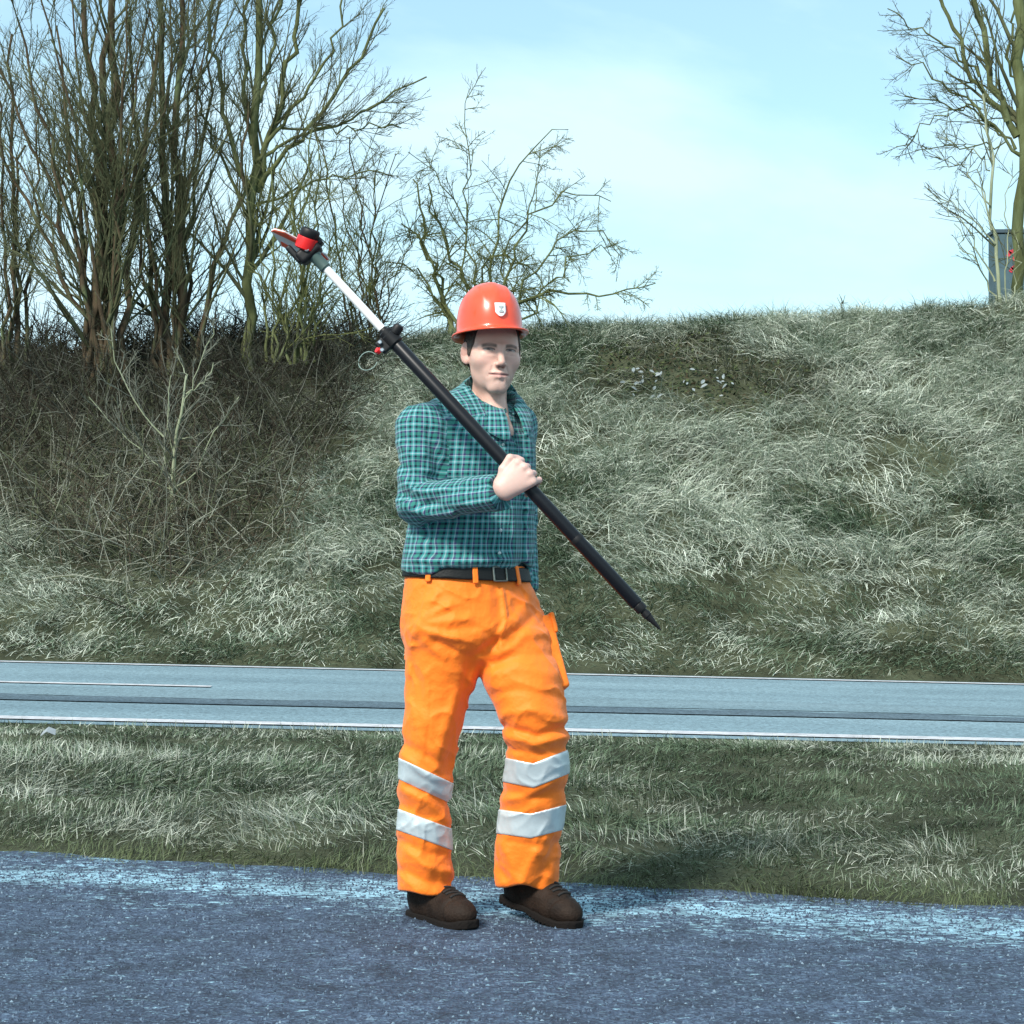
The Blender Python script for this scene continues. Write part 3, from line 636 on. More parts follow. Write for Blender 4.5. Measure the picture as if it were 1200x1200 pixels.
stroke(bm, [hp(1181, 300), hp(1183, 296), hp(1188, 294), hp(1193, 295)], 0.075, -0.032)
stroke(bm, [hp(1187, 303), hp(1191, 306), hp(1192, 310)], 0.07, -0.032); stroke(bm, [hp(1190, 312), hp(1186, 315), hp(1184, 318)], 0.075, -0.032)
bmesh.ops.recalc_face_normals(bm, faces=bm.faces[:]); bm_obj('painted_mark', bm, m_red, hut)

hl_ = hit(56, 874)
bm = bmesh.new(); vv = [bm.verts.new(Vector(hl_)+Vector((a, b, c))) for a, b, c in ((-.035, -.02, .05), (0, -.03, .075), (.04, -.01, .055), (.035, .03, .08), (0, .02, .095), (-.03, .025, .07))]
for f_ in ((0, 1, 4, 5), (1, 2, 3, 4)): bm.faces.new([vv[i] for i in f_])
lit = bm_obj('litter_scrap', bm, mat_plain('pale_paper', (0.26, 0.29, 0.31), 0.7)); md_ = lit.modifiers.new('thick', 'SOLIDIFY'); md_.thickness = 0.002
tag(lit, 'small crumpled pale scrap of litter lying on the verge at the far left', 'litter')
# ================================================================== THE PERSON (distance-field sculpting, meshed with surface nets)
def mesh_sdf(f, lo, hi, h, nb=8, slack=1.5):
    lo = np.asarray(lo, float); hi = np.asarray(hi, float); bs = nb*h
    n = np.maximum(1, np.ceil((hi-lo)/bs).astype(int))
    bi = np.stack(np.meshgrid(*[np.arange(k) for k in n], indexing='ij'), -1).reshape(-1, 3)
    d = f(lo+(bi+0.5)*bs); bi = bi[np.abs(d) < bs*0.87*slack+h]
    ax = np.arange(nb+1); loc = np.stack(np.meshgrid(ax, ax, ax, indexing='ij'), -1).reshape(-1, 3)
    corner = np.array([[0, 0, 0], [1, 0, 0], [0, 1, 0], [1, 1, 0], [0, 0, 1], [1, 0, 1], [0, 1, 1], [1, 1, 1]])
    edges = np.array([[0, 1], [2, 3], [4, 5], [6, 7], [0, 2], [1, 3], [4, 6], [5, 7], [0, 4], [1, 5], [2, 6], [3, 7]])
    cells, vals = [], []
    for s in range(0, len(bi), 400):
        b_ = bi[s:s+400]; g = b_[:, None]*nb+loc[None]; v = f((lo+g*h).reshape(-1, 3)).reshape(-1, nb+1, nb+1, nb+1)
        cv = np.stack([v[:, c[0]:c[0]+nb, c[1]:c[1]+nb, c[2]:c[2]+nb] for c in corner], -1)
        act = (cv.min(-1) < 0) & (cv.max(-1) >= 0); w = np.argwhere(act)
        cells.append(b_[w[:, 0]]*nb+w[:, 1:]); vals.append(cv[act])
    cells = np.concatenate(cells); vals = np.concatenate(vals)
    dim = n*nb+2; key = (cells[:, 0]*dim[1]+cells[:, 1])*dim[2]+cells[:, 2]
    o = np.argsort(key); key, cells, vals = key[o], cells[o], vals[o]
    acc = np.zeros((len(cells), 3)); cnt = np.zeros(len(cells))
    for a, b_ in edges:
        va, vb = vals[:, a], vals[:, b_]; m = (va < 0) != (vb < 0)
        t = np.where(m, va/np.where(m, va-vb, 1), 0)[:, None]
        acc += np.where(m[:, None], corner[a]+(corner[b_]-corner[a])*t, 0); cnt += m
    V = lo+(cells+acc/cnt[:, None])*h
    Q = []
    for a in range(3):
        b_, c = (a+1) % 3, (a+2) % 3; e = corner[[1, 2, 4][a]]; ei = [1, 2, 4][a]
        m = (vals[:, 0] < 0) != (vals[:, ei] < 0); ids = np.nonzero(m)[0]; cc = cells[ids]
        ub = np.zeros(3, int); ub[b_] = 1; uc = np.zeros(3, int); uc[c] = 1; quad = [ids]; ok = np.ones(len(ids), bool)
        for off in (ub, ub+uc, uc):
            k2 = cc-off; kk = (k2[:, 0]*dim[1]+k2[:, 1])*dim[2]+k2[:, 2]; j = np.clip(np.searchsorted(key, kk), 0, len(key)-1)
            ok &= (key[j] == kk) & (k2.min(1) >= 0); quad.append(j)
        q = np.stack(quad, 1)[ok]; ins = vals[ids[ok], 0] < 0; q[~ins] = q[~ins][:, ::-1]; Q.append(q)
    return V, np.concatenate(Q)
def ell(p, c, r, Rm=None):
    q = p-np.asarray(c)
    if Rm is not None: q = q@Rm
    r = np.asarray(r, float); k0 = np.linalg.norm(q/r, axis=1); k1 = np.linalg.norm(q/(r*r), axis=1); return k0*(k0-1)/np.maximum(k1, 1e-9)
def rcone(p, a, b, ra, rb):
    a = np.asarray(a, float); b = np.asarray(b, float); ba = b-a; h = np.clip((p-a)@ba/(ba@ba), 0, 1)
    return np.linalg.norm(p-a-h[:, None]*ba, axis=1)-(ra+(rb-ra)*h)
def sph(p, c, r): return np.linalg.norm(p-np.asarray(c), axis=1)-r
def smin(a, b, k): h = np.maximum(k-np.abs(a-b), 0)/k; return np.minimum(a, b)-h*h*k*0.25
def smax(a, b, k): return -smin(-a, -b, k)
def rbox(p, c, ax, half, r):
    """rounded box; ax rows = its unit axes"""
    q = np.abs((p-np.asarray(c))@np.asarray(ax).T)-(np.asarray(half)-r)
    return np.linalg.norm(np.maximum(q, 0), axis=1)+np.minimum(q.max(1), 0)-r
def unit(v): v = np.asarray(v, float); return v/np.linalg.norm(v)
def zof(py, Y): return HC+(HZ-py)/F*Y

def loft(rows, ecc=1.0, yaw=0.0):
    """rows (py, pxL, pxR, Y): a stack of ellipses that shows these edges; ecc = depth / breadth; yaw turns them about the vertical"""
    rows = sorted(rows, key=lambda r: -r[0]); rows = np.array(rows, float); Y = rows[:, 3]
    z = HC+(HZ-rows[:, 0])/F*Y; cx = ((rows[:, 1]+rows[:, 2])/2-600)/F*Y; w = (rows[:, 2]-rows[:, 1])/2/F*Y
    a = w/np.sqrt(math.cos(yaw)**2+(ecc*math.sin(yaw))**2); b = a*ecc
    zz = np.linspace(z[0]-0.02, z[-1]+0.02, 200)
    def sm(v):
        u = np.interp(zz, z, v); k = np.ones(13)/13; return np.convolve(np.pad(u, 6, mode='edge'), k, 'valid')
    CX, CY, A, Bb = sm(cx), sm(Y), sm(a), sm(b); ca, sa = math.cos(yaw), math.sin(yaw)
    def f(p, grow=0.0):
        zq = p[:, 2]; x = p[:, 0]-np.interp(zq, zz, CX); y = p[:, 1]-np.interp(zq, zz, CY)
        u = x*ca+y*sa; v = -x*sa+y*ca; A_ = np.interp(zq, zz, A)+grow; B_ = np.interp(zq, zz, Bb)+grow
        k0 = np.sqrt((u/A_)**2+(v/B_)**2); k1 = np.sqrt((u/A_**2)**2+(v/B_**2)**2)
        return k0*(k0-1)/np.maximum(k1, 1e-6)
    f.c = lambda zq: np.array([np.interp(zq, zz, CX), np.interp(zq, zz, CY), zq]); f.a = lambda zq: np.interp(zq, zz, A)
    return f
def folds(p, L):
    px, py = proj(p); r = np.zeros(len(p))
    for pts, amp, w in L:
        dmin = np.full(len(p), 1e9)
        for (a, b) in zip(pts[:-1], pts[1:]):
            ax_, ay = a; bx, by = b; dx, dy = bx-ax_, by-ay; t = np.clip(((px-ax_)*dx+(py-ay)*dy)/(dx*dx+dy*dy), 0, 1)
            dmin = np.minimum(dmin, np.hypot(px-ax_-t*dx, py-ay-t*dy))
        r += amp*np.exp(-(dmin/w)**2)
    return r

ROOT = np.array([-0.10, 6.06, 0.0])
BODYYAW = R(37); fw = np.array([math.sin(BODYYAW), -math.cos(BODYYAW), 0]); lt = np.array([math.cos(BODYYAW), math.sin(BODYYAW), 0])
def sdf_obj(name, f, lo, hi, h, mat, parent=None, colf=None):
    V, Q = mesh_sdf(f, lo, hi, h)
    return link(name, mesh_np(name, V-ROOT, [Q], True, colf(V) if colf else None), mat, parent)
def bbox(pts, pad):
    pts = np.asarray(pts); return pts.min(0)-pad, pts.max(0)+pad

# ---------------- pole line and hand frame
PA, PB = pix(450, 388, 5.80), pix(775, 739, 5.70); pdir = unit(PB-PA)
def pole_at(px): 
    t = (px-450)/325.0; return PA+(PB-PA)*t
HP = pole_at(612); ha = pdir; hc = unit(np.array([0, -1.0, 0])-pdir*np.dot(pdir, [0, -1.0, 0])); hb_ = np.cross(ha, hc)
if hb_[2] < 0: hb_ = -hb_
def H(a, b, c): return HP+ha*a+hb_*b+hc*c
def Hang(a, deg, r): return H(a, r*math.sin(R(deg)), r*math.cos(R(deg)))

# ---------------- head frame
HY = R(15); hf = np.array([math.sin(HY), -math.cos(HY), 0]); hl = np.array([math.cos(HY), math.sin(HY), 0]); hu = np.array([0, 0, 1.0])
roll_ = R(2.5)
hl, hu = hl*math.cos(roll_)-hu*math.sin(roll_), hu*math.cos(roll_)+hl*math.sin(roll_)
HO = pix(577.5, 413.5, 6.03); HM = np.stack([hl, hf, hu], 1)
toH = lambda p: (p-HO)@HM
fromH = lambda q: HO+np.asarray(q, float)@HM.T

def head_sdf(p):
    q = toH(p); qs = q.copy(); sx_ = np.abs(q[:, 0]); qs[:, 0] = sx_
    d = ell(q, (0, -.014, .030), (.0755, .098, .094))
    d = smin(d, ell(q, (0, .018, -.028), (.0655, .070, .084)), .03)
    d = smin(d, rcone(qs, (.037, .002, -.062), (.013, .068, -.106), .017, .0145), .022)
    d = smin(d, ell(qs, (0, .073, -.106), (.021, .016, .014)), .018)
    d = smin(d, ell(qs, (.045, .050, -.026), (.019, .024, .018)), .026)
    d = smin(d, rcone(qs, (.050, .063, .009), (.010, .088, .010), .0095, .0090), .012)          # brow
    d = smax(d, -ell(qs, (.033, .100, -.001), (.020, .020, .012)), .014)                          # sockets
    d = smin(d, sph(qs, (.0325, .0705, -.002), .0128), .004)                                      # closed-lid ball
    d = smin(d, rcone(qs, (.020, .083, -.015), (.045, .070, -.014), .004, .004), .012)           # under-eye
    d = smin(d, rcone(q, (0, .086, .006), (0, .108, -.037), .0080, .0105), .012)                  # nose
    d = smin(d, ell(qs, (.0115, .098, -.043), (.0075, .010, .0065)), .007)
    d = smax(d, -sph(qs, (.0065, .103, -.0515), .0036), .004)
    d = smin(d, ell(q, (0, .066, -.072), (.033, .028, .026)), .022)
    d = smax(d, -rcone(qs, (.021, .096, -.046), (.037, .080, -.074), .0030, .0022), .012)         # smile fold
    d = smin(d, rcone(qs, (0, .0935, -.0655), (.024, .081, -.066), .0048, .0022), .006)
    d = smin(d, rcone(qs, (0, .0920, -.0775), (.016, .084, -.0745), .0062, .0032), .006)
    d = smax(d, -rcone(qs, (0, .1000, -.0712), (.029, .081, -.0692), .0022, .0022), .003)
    d = smax(d, -rcone(qs, (0, .099, -.0885), (.010, .094, -.088), .0030, .0020), .010)
    # ears
    cth, sth = math.cos(R(28)), math.sin(R(28))
    Re = np.array([[cth, -sth, 0], [sth, cth, 0], [0, 0, 1.0]])
    e = ell(qs, (.0800, -.014, -.003), (.0065, .017, .031), Re); e = smax(e, -ell(qs, (.0860, -.004, .000), (.0055, .010, .018), Re), .004)
    e = smin(e, ell(qs, (.076, -.004, -.028), (.006, .008, .010), Re), .008)
    d = smin(d, e, .008)
    return d
def neck_sdf(p):
    d = rcone(p, fromH((0, -.022, -.055)), pix(572, 486, 6.085), .046, .056)
    d = smin(d, rcone(p, fromH((0, .018, -.085)), pix(580, 486, 6.02), .030, .026), .04); d = smin(d, rcone(p, pix(578, 486, 6.02), pix(588, 506, 5.985), .040, .035), .03)
    return smin(d, sph(p, fromH((.0, .030, -.128)), .010), .02)
def headneck(p): return smin(head_sdf(p), neck_sdf(p), .022)

def head_col(V):
    q = toH(V); sx_ = np.abs(q[:, 0]); c = np.tile(np.array([[0.66, 0.415, 0.335]]), (len(V), 1))
    nz_ = fbm(q*60, 5, 3)[:, None]; c = c*(1+0.05*nz_)
    def mixc(m, col_): 
        nonlocal c; m = np.clip(m, 0, 1)[:, None]; c = c*(1-m)+np.array([col_])*m
    front = sstep(.03, .06, q[:, 1])
    mixc(np.exp(-((q[:, 0]/.014)**2+((q[:, 2]+.036)/.016)**2))*sstep(.085, .1, q[:, 1])*.35, (0.62, .33, .28)); mixc((sx_ > .07)*(q[:, 1] < .02)*(q[:, 2] > -.05)*.3, (0.62, .31, .26))
    st = np.exp(-((q[:, 2]+.095)/.035)**2)*front*(1-np.exp(-((q[:, 2]+.072)/.012)**2)*(sx_ < .03))
    mixc(st*0.42*(.8+.4*nz_[:, 0]), (0.25, 0.20, 0.19))                                                    # shaven beard
    mixc(np.exp(-(((sx_-.042)/.022)**2+((q[:, 2]+.028)/.018)**2))*front*.30, (0.68, .38, .34))
    ns_l = np.exp(-(((sx_-.022-.30*np.clip(-.046-q[:, 2], 0, .03))/.0030)**2))*(q[:, 2] < -.044)*(q[:, 2] > -.074)*front; mixc(ns_l*.45, (0.30, .17, .14))
    mixc(np.exp(-((q[:, 2]+.048)/.004)**2-(sx_/.016)**4)*front*.4, (0.28, .15, .13)); mixc(np.exp(-((sx_-.0325)/.016)**2-((q[:, 2]+.012)/.0022)**2)*front*.4, (0.32, .19, .17))
    mixc((np.hypot(q[:, 0]*.8, q[:, 1]+.02) > .058)*(sx_ > .074)*(np.hypot(q[:, 1]+.009, q[:, 2]+.001) < .013)*.5, (0.30, .14, .11))
    lip = np.exp(-((q[:, 2]+.0720-0.06*sx_)/(.0075*(1-(sx_/.034)**2).clip(.05)))**4)*(sx_ < .026)*front
    mixc(lip*0.75, (0.50, 0.24, 0.22))
    mixc(np.exp(-((q[:, 2]+.0712-.07*sx_)/.0019)**2)*(sx_ < .030)*front*.9, (0.14, .05, .05))
    bz = .0105+.0035*np.sin(np.clip((sx_-.012)/.040, 0, 1)*np.pi)
    mixc(np.exp(-((q[:, 2]-bz)/.0052)**4)*sstep(.010, .016, sx_)*(1-sstep(.048, .056, sx_))*front*(0.8+0.2*nz_[:, 0]), (0.040, 0.028, 0.020))   # eyebrow
    ex = (sx_-.0325)/.0145; lid = .0002+.0030*(1-ex**2)
    mixc(np.exp(-((q[:, 2]-lid-.0018)/.0021)**2)*(np.abs(ex) < 1.15)*front*.98, (0.030, .020, .016))          # lash line
    op = np.exp(-((q[:, 2]-lid+.0020)/.0026)**4)*(np.abs(ex) < .85)*front
    mixc(op, (0.26, .235, .22)); mixc(op*np.exp(-((q[:, 0]-np.where(q[:, 0] > 0, .0300, -.0345))/.0052)**4), (0.030, .032, .034))
    mixc(np.exp(-((sx_-.0065)/.0035)**2-((q[:, 2]+.0500)/.003)**2)*front*.8, (0.14, .06, .05))
    return c

def hand_parts(p):
    d = rcone(p, H(-.010, -.052, .022)+unit(RE-H(-.010, -.052, .022))*.07, H(-.010, -.052, .024), .027, .025)
    mc = [(-.035, .022), (-.013, .028), (.010, .026), (.031, .018)]; cs = [.0345, .0375, .0365, .0335]
    for (a, b), c in zip(mc, cs): d = smin(d, rcone(p, H(-.010+a*0.45, -.055, .024), H(a, b, c), .020, .0125), .014)
    d = smin(d, ell(p, H(-.004, -.015, .030), (.030, .030, .016), np.stack([ha, hb_, hc], 1)), .014)
    for (a, b), c, r_, da in zip(mc, cs, (.0098, .0102, .0098, .0088), (-.002, 0, .002, .005)):
        pts = [H(a, b, c), Hang(a+da, 88, .0345), Hang(a+da*1.6, 158, .0312), Hang(a+da*1.8, 215, .0300)]
        fgr = rcone(p, pts[0], pts[1], r_*1.08, r_*1.02); fgr = smin(fgr, rcone(p, pts[1], pts[2], r_*1.02, r_*.93), .003); fgr = smin(fgr, rcone(p, pts[2], pts[3], r_*.93, r_*.80), .003)
        fgr = smin(fgr, sph(p, pts[0]+hc*.002, r_*1.1), .004)
        d = smin(d, fgr, .0022)
    th = rcone(p, H(-.022, -.048, .018), H(-.050, -.018, .026), .0185, .0135); th = smin(th, rcone(p, H(-.050, -.018, .026), Hang(-.060, 30, .0325), .0130, .0115), .004)
    th = smin(th, rcone(p, Hang(-.060, 30, .0325), Hang(-.050, 78, .0315), .0115, .0090), .003)
    return smin(d, th, .009)
def hand_col(V):
    c = np.tile(np.array([[0.62, 0.41, 0.35]]), (len(V), 1)); q = np.stack([(V-HP)@ha, (V-HP)@hb_, (V-HP)@hc], 1)
    k = sstep(.02, .045, q[:, 1])[:, None]*0.35; c = c*(1-k)+np.array([[0.68, .37, .33]])*k
    return c*(1+0.04*fbm(V*90, 8, 2)[:, None])

# ---------------- skeleton points
RS, LS = pix(493, 503, 5.93), pix(604, 499, 6.19)
RE, RW = pix(490, 588, 5.90), pix(590, 577, 5.755)
LE, LW = pix(607, 600, 6.25), pix(612, 690, 6.20)
NB = pix(571, 468, 6.08)
torso = loft([(455, 545, 597, 6.07), (470, 525, 602, 6.07), (490, 502, 616, 6.06), (520, 494, 624, 6.06), (560, 488, 626, 6.06), (600, 484, 625, 6.06), (640, 477, 625, 6.06), (664, 472, 625, 6.06), (720, 472, 626, 6.06)], 0.72, BODYYAW)

m_skin = mat_plain('skin', (0.6, 0.4, 0.33), 0.48, attr=True, bump=0.06, bscale=500, sss=0.12, spec=0.4)
person_me = None
def body():
    lo1, hi1 = bbox([fromH((-.1, -.13, -.13)), fromH((.1, .13, .13)), fromH((.1, -.13, -.13)), fromH((-.1, .13, .13)), pix(535, 510, 6.16), pix(620, 510, 5.92)], .012)
    zc0 = zof(512, 6.05)
    V1, Q1 = mesh_sdf(lambda p: np.maximum(headneck(p), zc0-p[:, 2]), lo1, hi1, .0021)
    lo2, hi2 = bbox([H(a, b, c) for a in (-.075, .055) for b in (-.09, .06) for c in (-.045, .055)], .006)
    V2, Q2 = mesh_sdf(hand_parts, lo2, hi2, .0018)
    rH, lH = pix(528, 700, 6.03), pix(580, 700, 6.12); rF, lF = np.array([-.256, 6.158, .12]), np.array([.02, 6.203, .15])
    rK, rA = pix(503, 880, 6.03), pix(497, 1050, 6.11); lK, lA = pix(632, 850, 6.02), pix(612, 1045, 6.16)
    def rest(p):
        d = torso(p, -0.045); d = np.maximum(d, zof(720, 6.06)-p[:, 2])
        for a, b, ra, rb in ((NB, pix(572, 500, 6.08), .05, .06), (RS, RE, .042, .028), (RE, H(-.010, -.060, .018), .036, .024), (LS, LE, .045, .036), (LE, LW, .036, .026), (LW, pix(606, 720, 6.16), .026, .022),
                             (rH, rK, .072, .048), (rK, rF, .048, .030), (lH, lK, .072, .048), (lK, lF, .048, .030)):
            d = smin(d, rcone(p, a, b, ra, rb), .03)
        return d
    V3, Q3 = mesh_sdf(rest, (-.42, 5.6, .06), (.28, 6.42, 1.56), .014)
    V = np.concatenate([V1, V2, V3]); Q = [Q1, Q2+len(V1), Q3+len(V1)+len(V2)]
    C = np.concatenate([head_col(V1), hand_col(V2), np.tile([[.6, .4, .33]], (len(V3), 1))])
    o = link('person', mesh_np('person', V-ROOT, Q, True, C), m_skin); o.location = ROOT; return o
person = body()
tag(person, 'man in hard hat, plaid shirt and orange trousers on the pavement, holding a pole', 'person')

# ---------------- hair (short, dark, showing under the helmet at the temples)
m_hair = mat_plain('hair', (0.045, 0.032, 0.022), 0.6, var=0.4, vscale=90, bump=0.5, bscale=260)
def hair(p):
    q = toH(p); d = head_sdf(p)-.0035-.0012*vnoise(q*np.array([300, 300, 80.]), 4)
    s = np.abs(q[:, 0]); fr = .040-.6*np.maximum(0, .02-q[:, 2])+.10*np.maximum(0, q[:, 2]-.03)
    cut = np.maximum(q[:, 1]-fr, np.where(q[:, 1] > -.012, -.014, -.075)-q[:, 2])
    ear = -ell(np.stack([s, q[:, 1], q[:, 2]], 1), (.085, -.014, -.003), (.022, .022, .034))
    return np.maximum(np.maximum(d, cut), np.maximum(ear, q[:, 2]-.075))
sdf_obj('hair', hair, *bbox([fromH((-.1, -.13, -.10)), fromH((.1, .09, .1)), fromH((.1, -.13, -.1)), fromH((-.1, .09, .1))], .01), .0022, m_hair, person)

# ---------------- trousers
m_or = bpy.data.materials.new('hi_vis_orange'); m_or.use_nodes = True
n, l = ns(m_or); p = n['Principled BSDF']; p.inputs['Base Color'].default_value = (0.98, 0.20, 0.009, 1); p.inputs['Roughness'].default_value = 0.62; p.inputs['Specular IOR Level'].default_value = 0.35
p.inputs['Sheen Weight'].default_value = 0.15
t_ = n.new('ShaderNodeTexCoord'); w_ = n.new('ShaderNodeTexNoise'); w_.inputs['Scale'].default_value = 14; w_.inputs['Detail'].default_value = 4; l.new(t_.outputs['Object'], w_.inputs['Vector'])
wv = n.new('ShaderNodeTexNoise'); wv.inputs['Scale'].default_value = 700; l.new(t_.outputs['Object'], wv.inputs['Vector'])
ad = n.new('ShaderNodeMath'); ad.operation = 'MULTIPLY_ADD'; ad.inputs[1].default_value = 0.05; l.new(wv.outputs['Fac'], ad.inputs[0]); l.new(w_.outputs['Fac'], ad.inputs[2])
b = n.new('ShaderNodeBump'); b.inputs['Strength'].default_value = 0.55; b.inputs['Distance'].default_value = 0.02; l.new(ad.outputs[0], b.inputs['Height']); l.new(b.outputs[0], p.inputs['Normal'])
hips = loft([(655, 479, 613, 6.06), (672, 477, 616, 6.06), (700, 474, 624, 6.06), (740, 474, 634, 6.06), (765, 490, 622, 6.06), (785, 520, 598, 6.06), (820, 540, 580, 6.06)], 0.78, BODYYAW)
rleg = loft([(664, 486, 556, 6.04), (680, 478, 566, 6.02), (740, 473, 566, 6.02), (780, 475, 566, 6.02), (798, 476, 559, 6.02), (815, 476, 554, 6.02), (850, 473, 547, 6.02), (890, 469, 535, 6.03), (940, 467, 527, 6.07), (990, 466, 530, 6.10), (1060, 466, 531, 6.11)], 1.05)
lleg = loft([(664, 556, 604, 6.08), (700, 545, 628, 6.10), (740, 555, 643, 6.07), (775, 558, 654, 6.04), (800, 564, 660, 6.02), (830, 580, 664, 6.0), (860, 591, 665, 6.0), (900, 593, 667, 6.04), (950, 585, 661, 6.10), (1000, 580, 657, 6.14), (1060, 580, 651, 6.17)], 1.05)
TF = [([(592, 690), (597, 720), (589, 752)], -.0030, 1.7), ([(498, 688), (492, 715), (482, 740)], -.0030, 1.7), ([(610, 690), (622, 712), (634, 730)], -.0026, 1.7), ([(506, 800), (503, 850), (499, 890)], -.0022, 1.8), ([(490, 728), (528, 708)], .006, 5), ([(488, 732), (548, 724)], .007, 5), ([(490, 738), (552, 752)], .008, 5), ([(488, 742), (520, 772)], .006, 5), ([(495, 722), (512, 695)], .006, 5), ([(482, 740), (478, 790)], .007, 5),
      ([(520, 740), (560, 735), (578, 748)], -.006, 5), ([(512, 752), (545, 768), (572, 766)], -.006, 5), ([(545, 800), (552, 770), (575, 755)], -.008, 6), ([(580, 690), (586, 725), (580, 760)], -.004, 5), ([(589, 690), (594, 725), (586, 758)], .006, 4),
      ([(590, 745), (612, 715), (622, 695)], .006, 6), ([(600, 752), (622, 725), (630, 712)], -.006, 5), ([(586, 768), (615, 745), (640, 742)], .009, 6), ([(580, 778), (612, 766), (648, 768)], -.006, 6), ([(576, 790), (610, 782), (650, 790)], .006, 7),
      ([(572, 758), (600, 740)], -.008, 5), ([(582, 812), (615, 808), (655, 818)], -.005, 6), ([(590, 838), (620, 832), (662, 842)], .008, 6), ([(592, 852), (630, 862), (664, 852)], -.009, 5), ([(594, 864), (625, 872), (665, 864)], .009, 5), ([(593, 876), (630, 884), (664, 876)], -.007, 5),
      ([(546, 815), (536, 860), (526, 890)], -.012, 8), ([(534, 815), (520, 860), (512, 900)], .008, 7), ([(500, 790), (496, 850), (492, 880)], .004, 7), ([(478, 770), (492, 800), (496, 830)], -.005, 5), ([(474, 800), (486, 850)], .005, 5),
      ([(470, 870), (500, 885), (530, 905)], -.008, 6), ([(470, 885), (505, 912), (526, 915)], .007, 5), ([(470, 925), (500, 938), (525, 962)], .008, 6), ([(480, 922), (524, 940)], -.010, 6), ([(468, 940), (500, 960)], -.006, 5),
      ([(470, 985), (500, 1000), (528, 1004)], -.006, 5), ([(478, 1000), (505, 1018), (528, 1022)], .009, 6), ([(474, 1020), (500, 1034), (526, 1036)], -.007, 6), ([(488, 968), (494, 1000)], .006, 5), ([(520, 985), (508, 1040)], -.004, 5),
      ([(588, 925), (625, 935), (660, 925)], -.007, 6), ([(590, 938), (620, 932), (655, 912)], .007, 5), ([(640, 985), (622, 1010), (612, 1035)], .009, 6), ([(650, 988), (640, 1015), (628, 1040)], -.009, 6), ([(586, 990), (600, 1012), (606, 1035)], .007, 6), ([(584, 1008), (594, 1030)], -.006, 5), ([(600, 985), (630, 992), (656, 985)], -.005, 5)]
def trouser_noise(p):
    
    w = p+.02*np.stack([vnoise(p*11, 1), vnoise(p*11, 2), vnoise(p*11, 3)], 1)
    rid = 1-np.abs(vnoise(w@np.array([[9, 3, 7.], [-3, 10, 2], [-8, 2, 13.]]), 39)); rid2 = 1-np.abs(vnoise(w@np.array([[16, 5, -12.], [-5, 18, 3], [12, 2, 20.]])+3, 41))
    return .0036*fbm(p*np.array([9, 9, 6.0]), 31, 3)+.0042*(rid**6-.2)*1.15+.0024*(rid2**4-.25)
def trousers_raw(p):
    d = smin(hips(p), smin(rleg(p), lleg(p), .012), .035)
    low = zof(792, 6.05)
    d2 = np.minimum(rleg(p), lleg(p))
    k = sstep(low-.01, low+.06, p[:, 2]); d = d*k+d2*(1-k)
    return d-(folds(p, TF)*.95+trouser_noise(p))*(1-sstep(.985, 1.02, p[:, 2]))
def hem(p):
    px, py = proj(p); r = np.where(px < 556, 1047+3*np.sin(px*.09), 1037+.09*(px-580)+3*np.sin(px*.11)); return (py-r)/F*6.05
def trousers(p):
    px, py = proj(p); top = (663.5-py)/F*6.05
    return smax(smax(trousers_raw(p), top, .004), hem(p), .008)
trou = sdf_obj('trousers', trousers, (-.40, 5.80, .06), (.26, 6.36, 1.10), .0044, m_or, person)

# reflective bands: solid sleeves a few millimetres proud of the leg
m_ref = mat_plain('reflective_tape', (0.62, 0.70, 0.72), 0.38, metal=0.25, var=0.10, vscale=30, bump=0.12, bscale=900, spec=0.6)
def band(leg, yc, slope, vee, xc, hw, lo, hi):
    def f(p):
        px, py = proj(p); s = np.abs(py-(yc+slope*(px-xc)-vee*np.abs(px-xc)))-hw
        return smax(trousers_raw(p)-.0035, np.maximum(s/F*6.05, leg(p)-.05), .003)
    return sdf_obj('reflective_band', f, lo, hi, .0036, m_ref, trou)
band(rleg, 915, .47, 0, 498, 12.8, (-.36, 5.85, .30), (-.13, 6.28, .60))
band(rleg, 972, .37, 0, 498, 12.8, (-.36, 5.85, .18), (-.13, 6.28, .46))
band(lleg, 909, -.10, .30, 625, 14.5, (-.05, 5.85, .30), (.20, 6.34, .60))
band(lleg, 968, -.06, .20, 622, 14.5, (-.08, 5.85, .18), (.20, 6.36, .46))

# cargo pockets and their flaps
def thigh_pocket(c, ax, half, flap):
    lo, hi = bbox([c-.16, c+.16], 0)
    def f(p): return rbox(p, c, ax, half, .010)-.0025*fbm(p*30, 51, 2)
    o = sdf_obj('cargo_pocket', f, lo, hi, .004, m_or, trou)
    cf = c+ax[2]*(half[2]-.028)+ax[1]*(half[1]-.002)
    def g(p): return rbox(p, cf, ax, (half[0]+.006, .007, .032), .005)-.002*fbm(p*40, 55, 2)
    sdf_obj('pocket_flap', g, lo, hi, .0035, m_or, trou)
ut = unit(pix(632, 700, 6.15)-pix(662, 815, 6.06)); on = unit(np.array([.88, .40, .0])-ut*np.dot([.88, .40, 0], ut)); sd_ = np.cross(ut, on)
thigh_pocket(pix(637, 772, 6.085), np.array([sd_, on, ut]), (.075, .026, .112), 1)
ut2 = np.array([0.02, 0, 1.0]); ut2 = unit(ut2); on2 = unit(np.array([-.95, -.25, 0])); on2 = unit(on2-ut2*np.dot(on2, ut2)); sd2 = np.cross(ut2, on2)
thigh_pocket(pix(489, 790, 6.05), np.array([sd2, on2, ut2]), (.066, .020, .095), 1)

